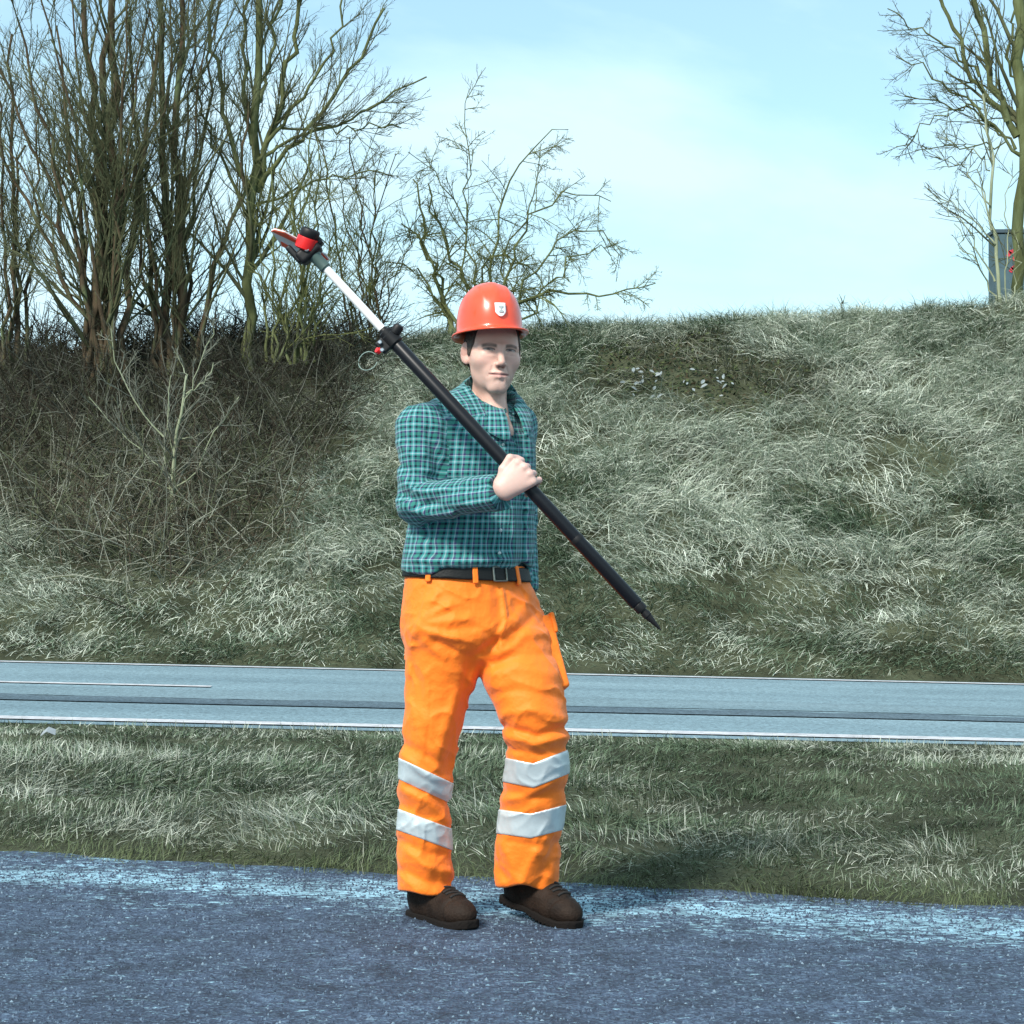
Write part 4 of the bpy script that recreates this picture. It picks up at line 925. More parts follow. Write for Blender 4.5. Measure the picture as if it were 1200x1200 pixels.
# ---------------- belt, buckle, belt loops
m_blk = mat_plain('black_leather', (0.008, 0.009, 0.009), 0.5, spec=0.25, bump=0.15, bscale=200)
m_brass = mat_plain('dull_buckle', (0.16, 0.17, 0.15), 0.35, metal=0.9)
beltline = lambda px: 671.5+.045*(px-560)
def belt(p):
    px, py = proj(p); s = (np.abs(py-beltline(px))-8.3)/F*6.05
    return smax(smin(hips(p), hips(p), .01)-.0095, s, .003)
def in_hips(p, g): return hips(p)-g
bl = sdf_obj('belt', belt, (-.36, 5.82, .98), (.12, 6.32, 1.08), .0036, m_blk, person)
def surf(px, py, g=0.0, fun=None, y0=5.6, y1=6.5):
    ys = np.linspace(y0, y1, 1500); P_ = np.stack([(px-600)/F*ys, ys, HC+(HZ-py)/F*ys], 1); d = (fun or hips)(P_)-g
    k = np.nonzero(d < 0)[0]; return P_[k[0]] if len(k) else None
def on_cloth(name, px, py, g, half, r, mat, parent, fun, h=.003, tilt=0.0, frame=None):
    c = surf(px, py, g, fun); e = 1e-3
    nn = unit([fun(c[None]+np.eye(3)[i]*e)[0]-fun(c[None]-np.eye(3)[i]*e)[0] for i in range(3)])
    up = unit(np.array([math.sin(tilt), 0, math.cos(tilt)])-nn*np.dot([math.sin(tilt), 0, math.cos(tilt)], nn)); sd3 = np.cross(up, nn)
    A = np.array([sd3, nn, up])
    def f(p):
        d = rbox(p, c, A, half, r)
        if frame: d = np.maximum(d, -rbox(p, c, A, (half[0]-frame, half[1]*3, half[2]-frame), r*.5))
        return d
    m_ = max(half)+.01
    return sdf_obj(name, f, c-m_, c+m_, h, mat, parent)
for px_ in (502, 557, 607):
    on_cloth('belt_loop', px_, beltline(px_)+1, .0115, (.0085, .0035, .029), .003, m_or, trou, hips, .0025)
on_cloth('buckle', 586, beltline(586), .0125, (.026, .004, .0235), .004, m_brass, bl, hips, .0022, 0, .006)
# fly seam, hip pocket welt
m_seam = mat_plain('orange_stitching', (0.75, 0.13, 0.01), 0.7)

# ---------------- shirt
SF = [([(502, 505), (509, 530), (512, 555)], -.004, 5), ([(512, 500), (520, 535)], .004, 6), ([(504, 559), (520, 566), (540, 563)], -.005, 4.5), ([(478, 570), (500, 575), (520, 572)], .006, 5), ([(474, 580), (496, 592), (512, 588)], -.008, 5), ([(474, 595), (500, 604), (530, 604)], .006, 5),
      ([(470, 545), (490, 560), (505, 560)], -.006, 5), ([(468, 520), (486, 535), (498, 532)], .005, 6), ([(470, 560), (486, 575)], .005, 4), ([(530, 575), (560, 572), (584, 566)], -.004, 4), ([(520, 590), (555, 592), (584, 584)], .004, 5), ([(500, 612), (540, 612), (575, 604)], -.004, 4),
      ([(490, 640), (520, 632), (550, 640)], .005, 6), ([(485, 655), (530, 660), (590, 656)], .010, 6), ([(560, 620), (575, 640), (580, 660)], -.006, 5), ([(600, 600), (604, 640), (600, 660)], .006, 6), ([(612, 590), (612, 660)], -.007, 5), ([(500, 625), (512, 650)], -.005, 5), ([(530, 620), (540, 655)], .004, 5),
      ([(545, 480), (560, 520), (575, 545)], .004, 6), ([(600, 500), (612, 530), (610, 560)], -.005, 6), ([(622, 510), (618, 560)], .004, 5), ([(520, 480), (540, 500)], -.004, 6)]
fangle = math.atan2(fw[1], fw[0])
def tcyl(p):
    c = np.stack([np.interp(p[:, 2], [0.9, 1.6], [torso.c(0.9)[k], torso.c(1.6)[k]]) for k in (0, 1)], 1)
    q = p[:, :2]-c; a = np.arctan2(q[:, 1], q[:, 0])-fangle; return (a+np.pi) % (2*np.pi)-np.pi
CUFF = H(-.012, -.066, .018)
def rsleeve_u(p): return rcone(p, RS, RE, .063, .060)
def rsleeve_f(p): 
    d = rcone(p, RE, CUFF, .059, .051)
    return d
def lsleeve_u(p): return rcone(p, LS, LE, .062, .055)
def lsleeve_f(p): return rcone(p, LE, LW, .055, .046)
def torso_part(p):
    d = smax(torso(p, .002), p[:, 2]-zof(476, 6.06), .05); d = smin(d, rcone(p, NB, RS, .072, .058), .06); d = smin(d, rcone(p, NB, LS, .066, .058), .06)
    # front blouses softly over the belt
    return d
COLF, COLB = pix(587, 492, 5.945), pix(564, 455, 6.17)        # the neckline: low in front, high behind
_cb = unit(COLB-COLF); COLN = unit(np.array([0, 0, 1.0])-_cb*_cb[2]); COLC = (COLF+COLB)/2
def pocket_mask(a, py): return np.exp(-((a*.155-.088)/.046)**12-((py-531)/25)**12)
def shirt(p):
    d = torso_part(p)
    px, py = proj(p)
    hemz = (py-np.where(px < 512, 671, 671-6.5*np.clip((px-512)/14, 0, 1))-1.5*np.sin(px*.13))/F*6.05
    d = smax(d, hemz, .010)
    d = smin(d, rsleeve_u(p), .042); d = smin(d, lsleeve_u(p), .028); d = smin(d, smax(lsleeve_f(p), (p-LW)@unit(LW-LE)-.01, .012), .02)
    fa = smin(rsleeve_f(p), rcone(p, CUFF-unit(CUFF-RE)*.052, CUFF, .0500, .0520), .003)
    fa = np.maximum(fa, (p-CUFF)@unit(CUFF-RE))
    d = smin(d, fa, .016)
    neck = np.minimum(rcone(p, fromH((0, -.022, -.055)), NB+np.array([0, 0, -.004]), .056, .060), np.minimum(rcone(p, pix(581, 478, 5.95), pix(590, 503, 5.89), .034, .006), rcone(p, pix(581, 470, 5.95), pix(590, 503, 5.84), .034, .006)))
    d = smax(d, -neck, .004)
    cut = np.maximum((COLF-p)@COLN, rcone(p, COLC-COLN*.05, COLC+COLN*.25, .078, .078)); d = smax(d, -cut, .006)
    a = tcyl(p); pl = np.exp(-((a*.155)/.017)**12)*.0030*(py < 668)+pocket_mask(a, py)*.0032
    w2 = p+.02*np.stack([vnoise(p*10, 11), vnoise(p*10, 12), vnoise(p*10, 13)], 1); rid = 1-np.abs(vnoise(w2@np.array([[10, 4, 8.], [-4, 11, 3], [-9, 3, 14.]]), 49))
    wob = .0035*fbm(p*np.array([11, 11, 8.0]), 35, 3)+.0012*fbm(p*28, 37, 2)+.0032*(rid**5-.2)
    return d-folds(p, SF)*1.45-wob*1.4-pl
m_plaid = bpy.data.materials.new('plaid_cotton'); m_plaid.use_nodes = True
n, l = ns(m_plaid); p = n['Principled BSDF']; p.inputs['Roughness'].default_value = 0.8; p.inputs['Specular IOR Level'].default_value = 0.2; p.inputs['Sheen Weight'].default_value = 0.15
uv = n.new('ShaderNodeUVMap'); uv.uv_map = 'plaid'; s3 = n.new('ShaderNodeSeparateXYZ'); l.new(uv.outputs[0], s3.inputs[0])
def stripes(src, period, phase):
    m1 = n.new('ShaderNodeMath'); m1.operation = 'MULTIPLY_ADD'; m1.inputs[1].default_value = 1/period; m1.inputs[2].default_value = phase; l.new(src, m1.inputs[0])
    fr = n.new('ShaderNodeMath'); fr.operation = 'FRACT'; l.new(m1.outputs[0], fr.inputs[0])
    r_ = n.new('ShaderNodeValToRGB'); r_.color_ramp.interpolation = 'LINEAR'
    G, N_, W_, Pp, T_ = (0.030, 0.195, 0.165), (0.004, 0.010, 0.034), (0.31, 0.45, 0.49), (0.050, 0.030, 0.12), (0.05, 0.28, 0.30)
    stops = [(0.0, G), (0.09, G), (0.10, N_), (0.215, N_), (0.23, T_), (0.30, T_), (0.315, W_), (0.36, W_), (0.39, T_), (0.47, G), (0.49, N_), (0.59, N_), (0.605, G), (0.72, T_), (0.735, W_), (0.775, W_), (0.79, Pp), (0.89, Pp), (0.91, G), (1.0, G)]
    el = r_.color_ramp.elements
    for i, (pos, c) in enumerate(stops):
        e_ = el[i] if i < 2 else el.new(pos)
        e_.position = pos; e_.color = (*c, 1)
    l.new(fr.outputs[0], r_.inputs[0]); return r_.outputs[0]
wa = stripes(s3.outputs[0], 0.0420, .1); wf = stripes(s3.outputs[1], 0.0420, .35)
mxp_ = n.new('ShaderNodeMix'); mxp_.data_type = 'RGBA'; mxp_.inputs[0].default_value = 0.5; l.new(wa, mxp_.inputs[6]); l.new(wf, mxp_.inputs[7]); l.new(mxp_.outputs[2], p.inputs['Base Color'])
t_ = n.new('ShaderNodeTexCoord'); w_ = n.new('ShaderNodeTexNoise'); w_.inputs['Scale'].default_value = 26; w_.inputs['Detail'].default_value = 4; l.new(t_.outputs['Object'], w_.inputs['Vector'])
b = n.new('ShaderNodeBump'); b.inputs['Strength'].default_value = 0.5; b.inputs['Distance'].default_value = 0.012; l.new(w_.outputs['Fac'], b.inputs['Height']); l.new(b.outputs[0], p.inputs['Normal'])

def add_plaid_uv(me, comps=True, fn=None):
    nv = len(me.vertices); co = np.empty(nv*3, np.float32); me.vertices.foreach_get('co', co); V = co.reshape(-1, 3).astype(float)+ROOT
    li = np.empty(len(me.loops), np.int32); me.loops.foreach_get('vertex_index', li)
    ls_ = np.empty(len(me.polygons), np.int32); me.polygons.foreach_get('loop_start', ls_); lt_ = np.empty(len(me.polygons), np.int32); me.polygons.foreach_get('loop_total', lt_)
    segs = [(RS, RE, .062), (RE, CUFF, .053), (LS, LE, .058), (LE, LW, .05)]
    D = np.stack([torso_part(V)-.002, rsleeve_u(V)-.016, rsleeve_f(V)-.004, lsleeve_u(V)-.016, lsleeve_f(V)], 1) if comps else np.zeros((nv, 1))
    if comps:
        for i_, (A_, B_, C_) in ((1, (RS, RE, CUFF)), (3, (LS, LE, LW))):
            sd__ = ((V-B_)@unit(unit(B_-A_)+unit(C_-B_)))*3; D[:, i_] += np.clip(sd__, 0, .05); D[:, i_+1] += np.clip(-sd__, 0, .05)
    lab_l = np.repeat(D.argmin(1)[li[ls_]], lt_); P_ = V[li]; UV = np.zeros((len(li), 2))
    a = tcyl(P_); pv = np.repeat(a[ls_], lt_); a = np.where(a-pv > np.pi, a-2*np.pi, np.where(a-pv < -np.pi, a+2*np.pi, a))
    UV[:, 0] = a*.150; UV[:, 1] = P_[:, 2]
    pyL = proj(P_)[1]; af = np.repeat(a[ls_], lt_); pf = np.repeat(pyL[ls_], lt_)
    if comps: m_ = np.abs(af*.155) < .0165; UV[m_, 0] += .013; m_ = pocket_mask(af, pf) > .4; UV[m_] += (.011, .017)
    for k, (A_, B_, r_) in enumerate(segs):
        ax_ = unit(B_-A_); e1 = unit(np.cross(ax_, [0.3, 1, 0.2])); e2 = np.cross(ax_, e1); q = P_-A_; an = np.arctan2(q@e2, q@e1); pv = np.repeat(an[ls_], lt_)
        an = np.where(an-pv > np.pi, an-2*np.pi, np.where(an-pv < -np.pi, an+2*np.pi, an)); m_ = lab_l == k+1
        UV[m_, 0] = (an*r_)[m_]; UV[m_, 1] = (q@ax_)[m_]
    if comps:
        yk_ = np.repeat(V[li[ls_], 2] > zof(489, 6.05), lt_) & (lab_l == 0)
        UV[yk_, 0] = (P_@lt)[yk_]; UV[yk_, 1] = P_[yk_, 2]*.9-(P_@fw)[yk_]*.75
    u_ = me.uv_layers.new(name='plaid'); u_.data.foreach_set('uv', UV.astype(np.float32).ravel())
shirt_o = sdf_obj('shirt', shirt, (-.44, 5.62, .93), (.16, 6.40, 1.62), .0048, m_plaid, person)
add_plaid_uv(shirt_o.data)

# collar: two folded leaves round the neck
def collar_leaf(sgn):
    NT_, NS_ = 30, 11; V = []
    for i in range(NT_):
        t = i/(NT_-1); ang = fangle+sgn*(R(178)*(1-t)+R(13)*t)
        dirv = np.array([math.cos(ang), math.sin(ang), 0]); fr_ = max(0, math.cos(ang-fangle))
        tt = np.array([dirv[1], -dirv[0], 0])*sgn                       # towards the front opening
        for j in range(NS_):
            s = j/(NS_-1)
            if s < .35: k = s/.35; r_ = .066-.003*k; z = -.006+.036*k*(1-.35*sstep(.75, 1, t)); sh = 0
            else:
                k = (s-.35)/.65; r_ = .063+.036*math.sin(k*1.5)+.006*k; z = .030*(1-.35*sstep(.75, 1, t))+.005*math.sin(min(k*5, 3.14))-(.044+.030*sstep(.60, 1.0, t))*k**1.25; sh = .006*k*sstep(.7, 1, t)
            pos = np.array([COLC[0], COLC[1], 0])+dirv*r_*(1.0+.30*fr_**2)+tt*sh
            zp = COLF[2]+((COLF[0]-pos[0])*COLN[0]+(COLF[1]-pos[1])*COLN[1])/COLN[2]
            V.append(pos+np.array([0, 0, zp+z]))
    I = np.arange(NT_*NS_).reshape(NT_, NS_); q = np.stack([I[:-1, :-1], I[:-1, 1:], I[1:, 1:], I[1:, :-1]], -1).reshape(-1, 4)
    me = mesh_np('collar', np.array(V)-ROOT, [q]); add_plaid_uv(me, False)
    o = link('collar', me, m_plaid, shirt_o); m_ = o.modifiers.new('thick', 'SOLIDIFY'); m_.thickness = .0045; m_.offset = 0
    return o
collar_leaf(1); collar_leaf(-1)
m_btn = mat_plain('shirt_button', (0.55, 0.62, 0.62), 0.35)
for zz_ in (1.395, 1.31, 1.15, 1.085):
    c0 = torso.c(zz_)+fw*torso.a(zz_)*.72; px_, py_ = proj(c0)
    c = surf(px_, py_, 0, shirt)
    if c is None: continue
    bm = bmesh.new(); bmesh.ops.create_cone(bm, cap_ends=True, segments=14, radius1=.0055, radius2=.0048, depth=.003)
    bmesh.ops.transform(bm, matrix=Matrix.Translation(Vector(c-ROOT-np.array([0, .001, 0]))) @ Vector(fw).to_track_quat('Z', 'Y').to_matrix().to_4x4(), verts=bm.verts)
    bm_obj('button', bm, m_btn, shirt_o, True)

# ---------------- hard hat
m_hat = mat_plain('helmet_shell', (0.78, 0.080, 0.028), 0.28, var=0.06, vscale=14, spec=0.5, coat=0.3)
m_hatin = mat_plain('helmet_band', (0.03, 0.03, 0.03), 0.7)
def helmet():
    NT_ = 96; a_, b_, Hh = .0935, .120, .134
    O = fromH((-.012, -.004, .068)); pit = R(3)
    f2 = unit(hf*math.cos(pit)+hu*math.sin(pit)); u2 = unit(hu*math.cos(pit)-hf*math.sin(pit)); l2 = unit(hl+u2*.055); u2 = unit(u2-hl*.055)
    rings = []
    th = np.arange(NT_)*2*np.pi/NT_; c, s = np.cos(th), np.sin(th)      # th=0: his left, 90 deg: forward
    fwd = np.maximum(s, 0); back = np.maximum(-s, 0)
    brim = .010+.044*fwd**3+.010*back**2; droop = .004+.005*fwd**2+.007*back
    def ring(rs, z, add=0.0): return O+(l2*(a_*c*rs+c*add)[:, None]+f2*(b_*s*rs+s*add)[:, None])+u2*(np.zeros(NT_)+z)[:, None]
    def prof(k): ph = k*np.pi/2; return math.sin(ph)**0.92, Hh*math.cos(ph)**0.86
    for k in np.linspace(0.03, 1, 30):
        rs, z = prof(k)
        rdg = .0020*np.exp(-((c*a_*rs)/.012)**4)*sstep(.05, .25, k)*(1-sstep(.62, .8, k))
        rg2 = .0022*np.exp(-((np.abs(c)*a_*rs-.040)/.007)**4)*sstep(.2, .4, k)*(1-sstep(.6, .75, k))
        rings.append(ring(rs, z+rdg+rg2, (rdg+rg2)*.5))
    rings.append(ring(1, -.006, .001)); rings.append(ring(1, -.011, .004))
    for k in (.25, .5, .75, .93, 1.0): rings.append(O+(l2*(a_*c+c*(.004+brim*k))[:, None]+f2*(b_*s+s*(.004+brim*k))[:, None])+u2*(-.011-droop*k**1.3)[:, None])
    rings.append(O+(l2*(a_*c+c*(.0045+brim))[:, None]+f2*(b_*s+s*(.0045+brim))[:, None])+u2*(-.0145-droop)[:, None])
    rings.append(O+(l2*(a_*c+c*(.002+brim))[:, None]+f2*(b_*s+s*(.002+brim))[:, None])+u2*(-.0165-droop)[:, None])
    rings.append(ring(1, -.016, .001))
    for k in (.98, .85, .6, .3, .05): rs, z = prof(k); rings.append(ring(rs*.965, z*.965-.004))
    V = np.concatenate(rings); nr = len(rings); I = np.arange(nr*NT_).reshape(nr, NT_); J = np.roll(I, -1, 1)
    q = np.stack([I[:-1], I[1:], J[1:], J[:-1]], -1).reshape(-1, 4)
    capt = len(V); V = np.concatenate([V, [O+u2*(Hh+.003)], [O+u2*(Hh*.965-.006)]])
    t1_ = np.stack([np.full(NT_, capt), I[0], J[0]], 1); t2_ = np.stack([np.full(NT_, capt+1), J[-1], I[-1]], 1)
    o = link('hard_hat', mesh_np('hard_hat', V-ROOT, [q, t1_, t2_]), m_hat, person)
    # shield sticker on the front
    def dome(x, z, g):
        k = math.acos(min(1, max(0, (z/Hh)))**(1/.86))/(np.pi/2); rs = math.sin(k*np.pi/2)**.92
        cc = np.clip(x/(a_*rs), -1, 1); return O+l2*(a_*cc*rs+cc*g)+f2*(b_*math.sqrt(1-cc*cc)*rs+math.sqrt(1-cc*cc)*g)+u2*(z+g*.3)
    def patch(name, outline_w, z0, z1, g, mat, x0=0.0, parent=o):
        V_, n1, n2 = [], 13, 9
        for i in range(n1):
            z = z0+(z1-z0)*i/(n1-1); w = outline_w(i/(n1-1))
            for j in range(n2): V_.append(dome(x0+w*(2*j/(n2-1)-1), z, g))
        I = np.arange(n1*n2).reshape(n1, n2); q = np.stack([I[:-1, :-1], I[:-1, 1:], I[1:, 1:], I[1:, :-1]], -1).reshape(-1, 4)
        oo = link(name, mesh_np(name, np.array(V_)-ROOT, [q]), mat, parent); md = oo.modifiers.new('thick', 'SOLIDIFY'); md.thickness = .0012; md.offset = 1; return oo
    shield = lambda t: .0150*min(1.0, (t/.34+.05)**.55) if t < .34 else .0150
    patch('badge', shield, .016, .056, .0050, mat_plain('white_sticker', (0.78, 0.80, 0.80), 0.35), .002)
    mk = mat_plain('sticker_print', (0.36, 0.42, 0.42), 0.5)
    patch('badge_mark', lambda t: .0040+.003*math.sin(t*9), .026, .047, .0064, mk, .003)
    return o
hat = helmet()

# ---------------- boots
m_boot = mat_plain('brown_leather', (0.019, 0.011, 0.007), 0.7, var=0.5, vscale=24, bump=0.4, bscale=140, spec=0.2)
m_sole = mat_plain('boot_sole', (0.010, 0.008, 0.007), 0.85, spec=0.15, bump=0.3, bscale=120)
m_lace = mat_plain('boot_lace', (0.012, 0.010, 0.009), 0.8)
def boot(heel, toe, heel_up):
    hx = unit((toe-heel)*np.array([1, 1, 0])); hy_ = np.array([-hx[1], hx[0], 0]); Lf = .305
    piv = heel+hx*.225
    A = np.stack([hx, hy_, [0, 0, 1.0]], 1)
    if heel_up:
        an = math.asin(heel_up/.22); hx2 = hx*math.cos(an)-np.array([0, 0, 1.0])*math.sin(an); z2 = np.array([0, 0, 1.0])*math.cos(an)+hx*math.sin(an); A = np.stack([hx2, hy_, z2], 1)
    org = piv-A[:, 0]*.225
    def loc(p): return (p-org)@A
    def halfw(x): return np.interp(x, [-.01, .01, .06, .12, .20, .25, .29, .31], [.020, .036, .040, .037, .050, .049, .034, .010])
    def up_(p):
        q = loc(p); d = ell(q, (.232, 0, .048), (.072, .047, .043)); d = smin(d, rcone(q, (.205, 0, .052), (.085, 0, .095), .043, .046), .03)
        d = smin(d, ell(q, (.135, 0, .050), (.110, .043, .050)), .03); d = smin(d, ell(q, (.052, 0, .062), (.058, .043, .066)), .03); d = smin(d, rcone(q, (.062, 0, .09), (.055, 0, .185), .047, .050), .03)
        d = smax(d, .018-q[:, 2], .01)
        d = d-.0025*np.exp(-((q[:, 2]-.118)/.008)**2)*(q[:, 0] < .1)-.003*np.exp(-((q[:, 0]-.20-.2*(q[:, 2]-.05))/.006)**2)*0
        d = d+.0035*np.exp(-((q[:, 0]-.250+1.2*np.abs(q[:, 1])**1.3)/.005)**2)*(q[:, 2] > .02)+.0012*np.exp(-((np.hypot(q[:, 0]-.05, q[:, 2]-.03)-.055)/.003)**2)
        fl = .0025*vnoise(q*np.array([60, 25, 40.]), 3)*np.exp(-((q[:, 0]-.17)/.03)**2)
        return d-fl
    def so_(p):
        q = loc(p); d = np.abs(q[:, 1])-halfw(q[:, 0])-.003; d = np.maximum(d, np.maximum(-.006-q[:, 0], q[:, 0]-.307)); top = q[:, 2]-(.026+.010*sstep(.25, .30, q[:, 0])); bot = -q[:, 2]+.010*sstep(.24, .31, q[:, 0])+.006*np.exp(-((q[:, 0]-.11)/.03)**2)
        tr = .004*(np.sin(q[:, 0]*380) > .2)*(q[:, 2] < .007)
        return smax(smax(d, top, .006), bot, .006)+tr*.6
    lo, hi = bbox([org+A@np.array([x, y, z]) for x in (-.02, .32) for y in (-.07, .07) for z in (-.02, .24)], .01)
    o = sdf_obj('boot', up_, lo, hi, .0032, m_boot, person)
    sdf_obj('sole', so_, lo, hi, .0028, m_sole, o)
    for i in range(4):
        x_ = .232-.019*i; pts = []
        for y_ in np.linspace(-.026, .026, 7):
            zz_ = np.linspace(.22, .03, 300); P_ = org+np.stack([np.full(300, x_+.004*(i % 2)*y_/.02), np.full(300, y_), zz_], 1)@A.T; k_ = np.nonzero(up_(P_) < 0)[0]; pts.append(P_[k_[0]]+A[:, 2]*.002 if len(k_) else P_[150])
        tube_mesh('lace', [(np.array([pts])-ROOT, np.full((1, 7), .0040))], [6], m_lace, o)
    return o
boot(np.array([-.290, 6.205, 0.0]), np.array([-.115, 5.955, 0.0]), 0)
boot(np.array([-.020, 6.245, 0.0]), np.array([.185, 6.03, 0.0]), .040)
# ================================================================== THE SURVEY POLE
m_pblk = mat_plain('black_pole_coating', (0.006, 0.0065, 0.009), 0.36, spec=0.3)
m_blkpl = mat_plain('black_plastic', (0.008, 0.008, 0.009), 0.5, spec=0.3)
m_white = mat_plain('white_rod', (0.80, 0.80, 0.78), 0.3)
m_steel = mat_plain('bright_steel', (0.55, 0.55, 0.56), 0.28, metal=1.0)
m_redp = mat_plain('red_plastic', (0.68, 0.015, 0.015), 0.35)
m_tgt = mat_plain('target_orange', (0.85, 0.11, 0.04), 0.5); m_tgw = mat_plain('target_white', (0.80, 0.78, 0.74), 0.5)
m_bub = mat_plain('level_glass', (0.35, 0.55, 0.20), 0.1)
PR = np.array(pole_at(612)); tip = PB
pole = empty('survey_pole', tuple(tip)); tag(pole, 'long black and white surveying pole with red prism target held across the chest', 'surveying pole')
def Pt(s): return PB-pdir*s                     # s metres up from the tip
def px2s(px): return (775-px)/325.0*np.linalg.norm(PB-PA)
side_ = unit(np.cross(pdir, [0, -1.0, 0])); cam_ = unit(np.cross(side_, pdir))
if side_[2] < 0: side_ = -side_
def lathe(name, prof, mat, parent=pole, seg=28, axis=None, org=None, smooth=True):
    """prof: (distance along the axis, radius)"""
    ax_ = -pdir if axis is None else unit(axis); e1 = unit(np.cross(ax_, [0.2, 1, 0.1])); e2 = np.cross(ax_, e1); o0 = PB if org is None else org
    a = np.arange(seg)*2*np.pi/seg; V = []
    for s, r_ in prof: V.append(o0+ax_*s+r_*(np.cos(a)[:, None]*e1+np.sin(a)[:, None]*e2))
    V = np.concatenate(V); n_ = len(prof); I = np.arange(n_*seg).reshape(n_, seg); J = np.roll(I, -1, 1); q = np.stack([I[:-1], J[:-1], J[1:], I[1:]], -1).reshape(-1, 4)
    me = mesh_np(name, V-tip, [q, I[:1, ::-1], I[-1:]], smooth); o = link(name, me, mat, parent)
    me.set_sharp_from_angle(angle=R(35)); return o
sJ = px2s(457); rB = .0188
lathe('pole_point', [(0, .0008), (.012, .004), (.052, .0105), (.054, .0125), (.066, .0125), (.068, .0105), (.074, .0105)], m_blkpl)
lathe('point_collar', [(.0745, .0150), (.080, .0168), (.094, .0168), (.0965, .0150)], m_steel if False else m_blkpl)
lathe('lower_tube', [(.097, .0165), (.101, rB), (sJ-.03, rB), (sJ-.028, rB-.001)], m_pblk)
lathe('tube_ring', [(.30*sJ, rB+.0006), (.30*sJ+.004, rB+.0012), (.30*sJ+.010, rB+.0012), (.30*sJ+.014, rB+.0006)], m_blkpl)
lathe('clamp_sleeve', [(sJ-.028, rB+.001), (sJ-.024, rB+.0055), (sJ+.006, rB+.0060), (sJ+.010, rB+.002), (sJ+.020, rB+.002), (sJ+.024, .014), (sJ+.032, .012)], m_blkpl)
sT = px2s(381)
lathe('upper_rod', [(sJ+.03, .0118), (sT, .0118)], m_white)
lathe('rod_socket', [(sT, .0135), (sT+.004, .0165), (sT+.040, .0165), (sT+.046, .0195), (sT+.055, .0195)], mat_plain('grey_green_socket', (0.06, 0.10, 0.09), 0.5))
# lever clamp with knob, bubble level and wire loop
c0 = Pt(sJ-.006)
kn = lathe('clamp_knob', [(.018, .012), (.022, .015), (.040, .015), (.046, .011), (.047, .001)], m_blkpl, axis=side_*.85+cam_*.25-pdir*.2, org=c0)
cl = c0-side_*.030+cam_*.006
bmq = lambda nm, c, half, mat, parent, r=.004, h=.0022: (lambda VQ: link(nm, mesh_np(nm, VQ[0]-tip, [VQ[1]]), mat, parent))(mesh_sdf(lambda p: rbox(p, c, np.array([side_, cam_, pdir]), half, r), c-max(half)-.006, c+max(half)+.006, h))
bmq('level_bracket', cl, (.014, .012, .020), m_blkpl, pole)
lathe('bubble_level', [(0, .010), (.008, .011), (.012, .010), (.013, .001)], m_redp, axis=cam_*.5-pdir*.75-side_*.2, org=cl-side_*.016+pdir*.006)
lathe('level_screw', [(0, .005), (.008, .006), (.010, .004)], m_steel, axis=cam_, org=cl+cam_*.012-pdir*.010, seg=12)
lathe('level_screw', [(0, .005), (.008, .006), (.010, .004)], m_steel, axis=cam_, org=cl+cam_*.012+pdir*.010-side_*.010, seg=12)
aa = np.linspace(0, 1.72*np.pi, 22); cc_ = cl-side_*.040+pdir*.002
loop = np.array([[cc_-pdir*math.sin(t)*.024-side_*(.020-math.cos(t)*.028)+cam_*.003*math.sin(2*t) for t in aa]])
tube_mesh('lanyard_loop', [(loop-tip, np.full((1, 22), .0011))], [6], mat_plain('pale_wire', (0.26, 0.36, 0.32), 0.4), pole)

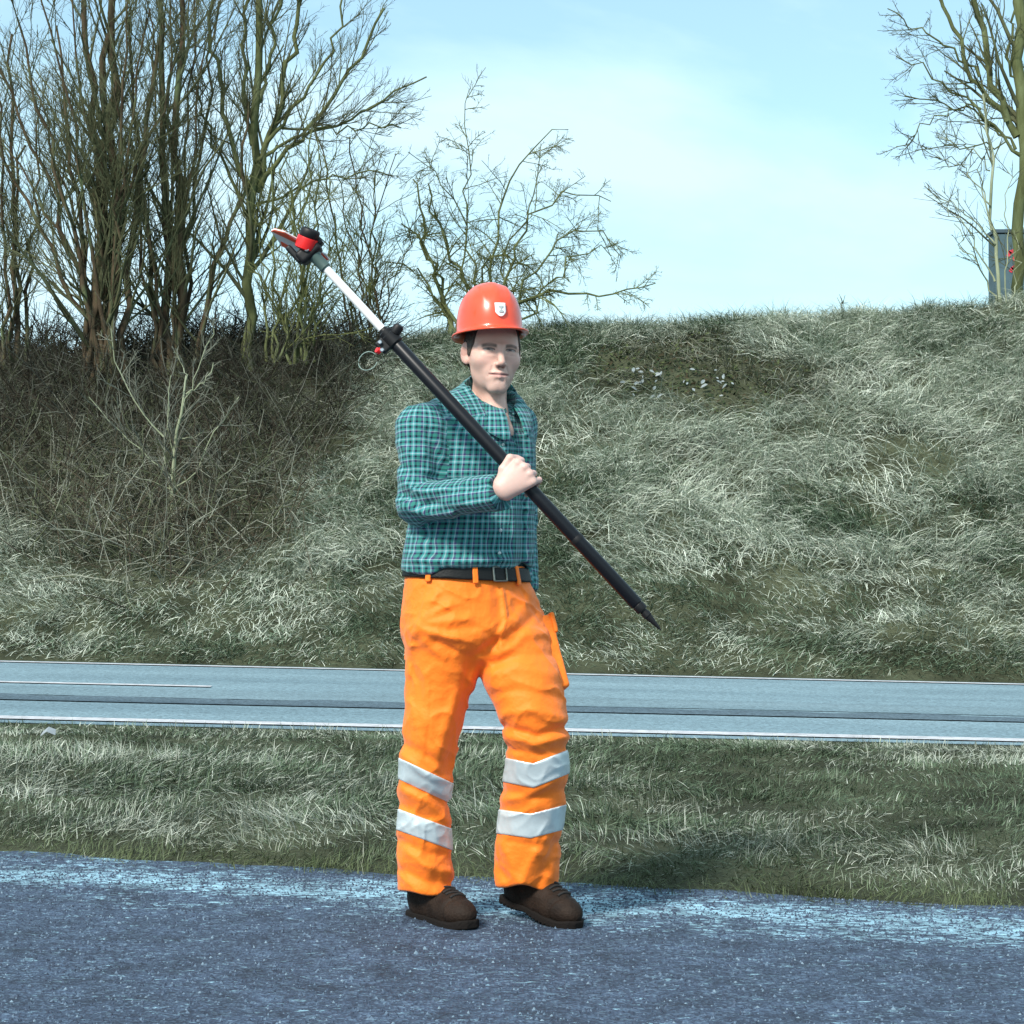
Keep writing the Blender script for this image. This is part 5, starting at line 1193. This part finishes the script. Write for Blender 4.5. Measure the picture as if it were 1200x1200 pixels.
# prism head at the top
up_ax = unit(-pdir*0.55+np.array([0, 0, 1.0])*0.40+np.array([0.12, -.30, 0]))
hd = Pt(sT+.050)
yk = bmq('yoke', hd-pdir*.018-side_*.004, (.036, .026, .020), m_blkpl, pole, .010, .003)
bmq('yoke_arm', hd-pdir*.040-side_*.038, (.009, .020, .030), m_blkpl, pole, .006, .003); bmq('yoke_arm', hd-pdir*.034+side_*.036, (.009, .018, .026), m_blkpl, pole, .006, .003)
lathe('tilt_screw', [(0, .006), (.008, .006), (.009, .004)], m_steel, axis=cam_, org=hd-pdir*.020+cam_*.025-side_*.004, seg=14)
pa = unit(pix(366, 268, 5.82)-pix(357, 292, 5.82)+np.array([0, -.012, 0])); pb = pix(356.5, 292.5, 5.82)
pr = lathe('prism_housing', [(0, .022), (.004, .029), (.032, .030), (.036, .029)], m_redp, axis=pa, org=pb)
lathe('prism_hood', [(.036, .0255), (.040, .0275), (.056, .0275), (.060, .025), (.056, .020), (.045, .014)], m_blkpl, axis=pa, org=pb)
# the target plate seen nearly edge-on: a thin diamond board quartered in orange and white
tc_ = pix(352, 288, 5.86); tx = unit(pix(390, 306, 5.90)-pix(320, 268, 5.80)); nrm_p = unit(pa+np.array([0.0, 0.55, 0])); nrm_p = unit(nrm_p-tx*np.dot(nrm_p, tx)); ty = np.cross(nrm_p, tx)
if ty[2] > 0: ty = -ty
tgt = empty('target_plate', (0, 0, 0)); bpy.data.objects.remove(tgt)
def plate(name, pts, mat, th=.003, off=0.0, parent=None):
    V = [tc_+tx*a+ty*b_+nrm_p*(off+k*th) for k in (0, 1) for a, b_ in pts]; m_ = len(pts)
    q = [[i, (i+1) % m_, (i+1) % m_+m_, i+m_] for i in range(m_)]
    return link(name, mesh_np(name, np.array(V)-tip, [np.array(q), np.array([list(range(m_))[::-1]]), np.array([[i+m_ for i in range(m_)]])], False), mat, parent or pole)
tp = plate('target_plate', [(-.095, -.012), (-.070, -.030), (.070, -.030), (.092, -.010), (.092, .010), (.03, .060), (-.03, .060), (-.095, .006)], m_tgw)
plate('target_wedge', [(-.094, -.010), (-.068, -.028), (-.020, -.016), (-.020, -.004), (-.094, .004)], m_tgt, .0066, -.0018, tp)
plate('target_wedge', [(.058, -.026), (.090, -.008), (.090, .009), (.062, .020)], m_tgt, .0066, -.0018, tp)
plate('target_wedge', [(-.045, .036), (-.005, .036), (.0, .058), (-.029, .058)], m_tgt, .0066, -.0018, tp)
lathe('target_hole', [(0, .006), (.0012, .006)], m_blkpl, tp, 14, nrm_p, tc_-tx*.052+ty*.012+nrm_p*.0034)
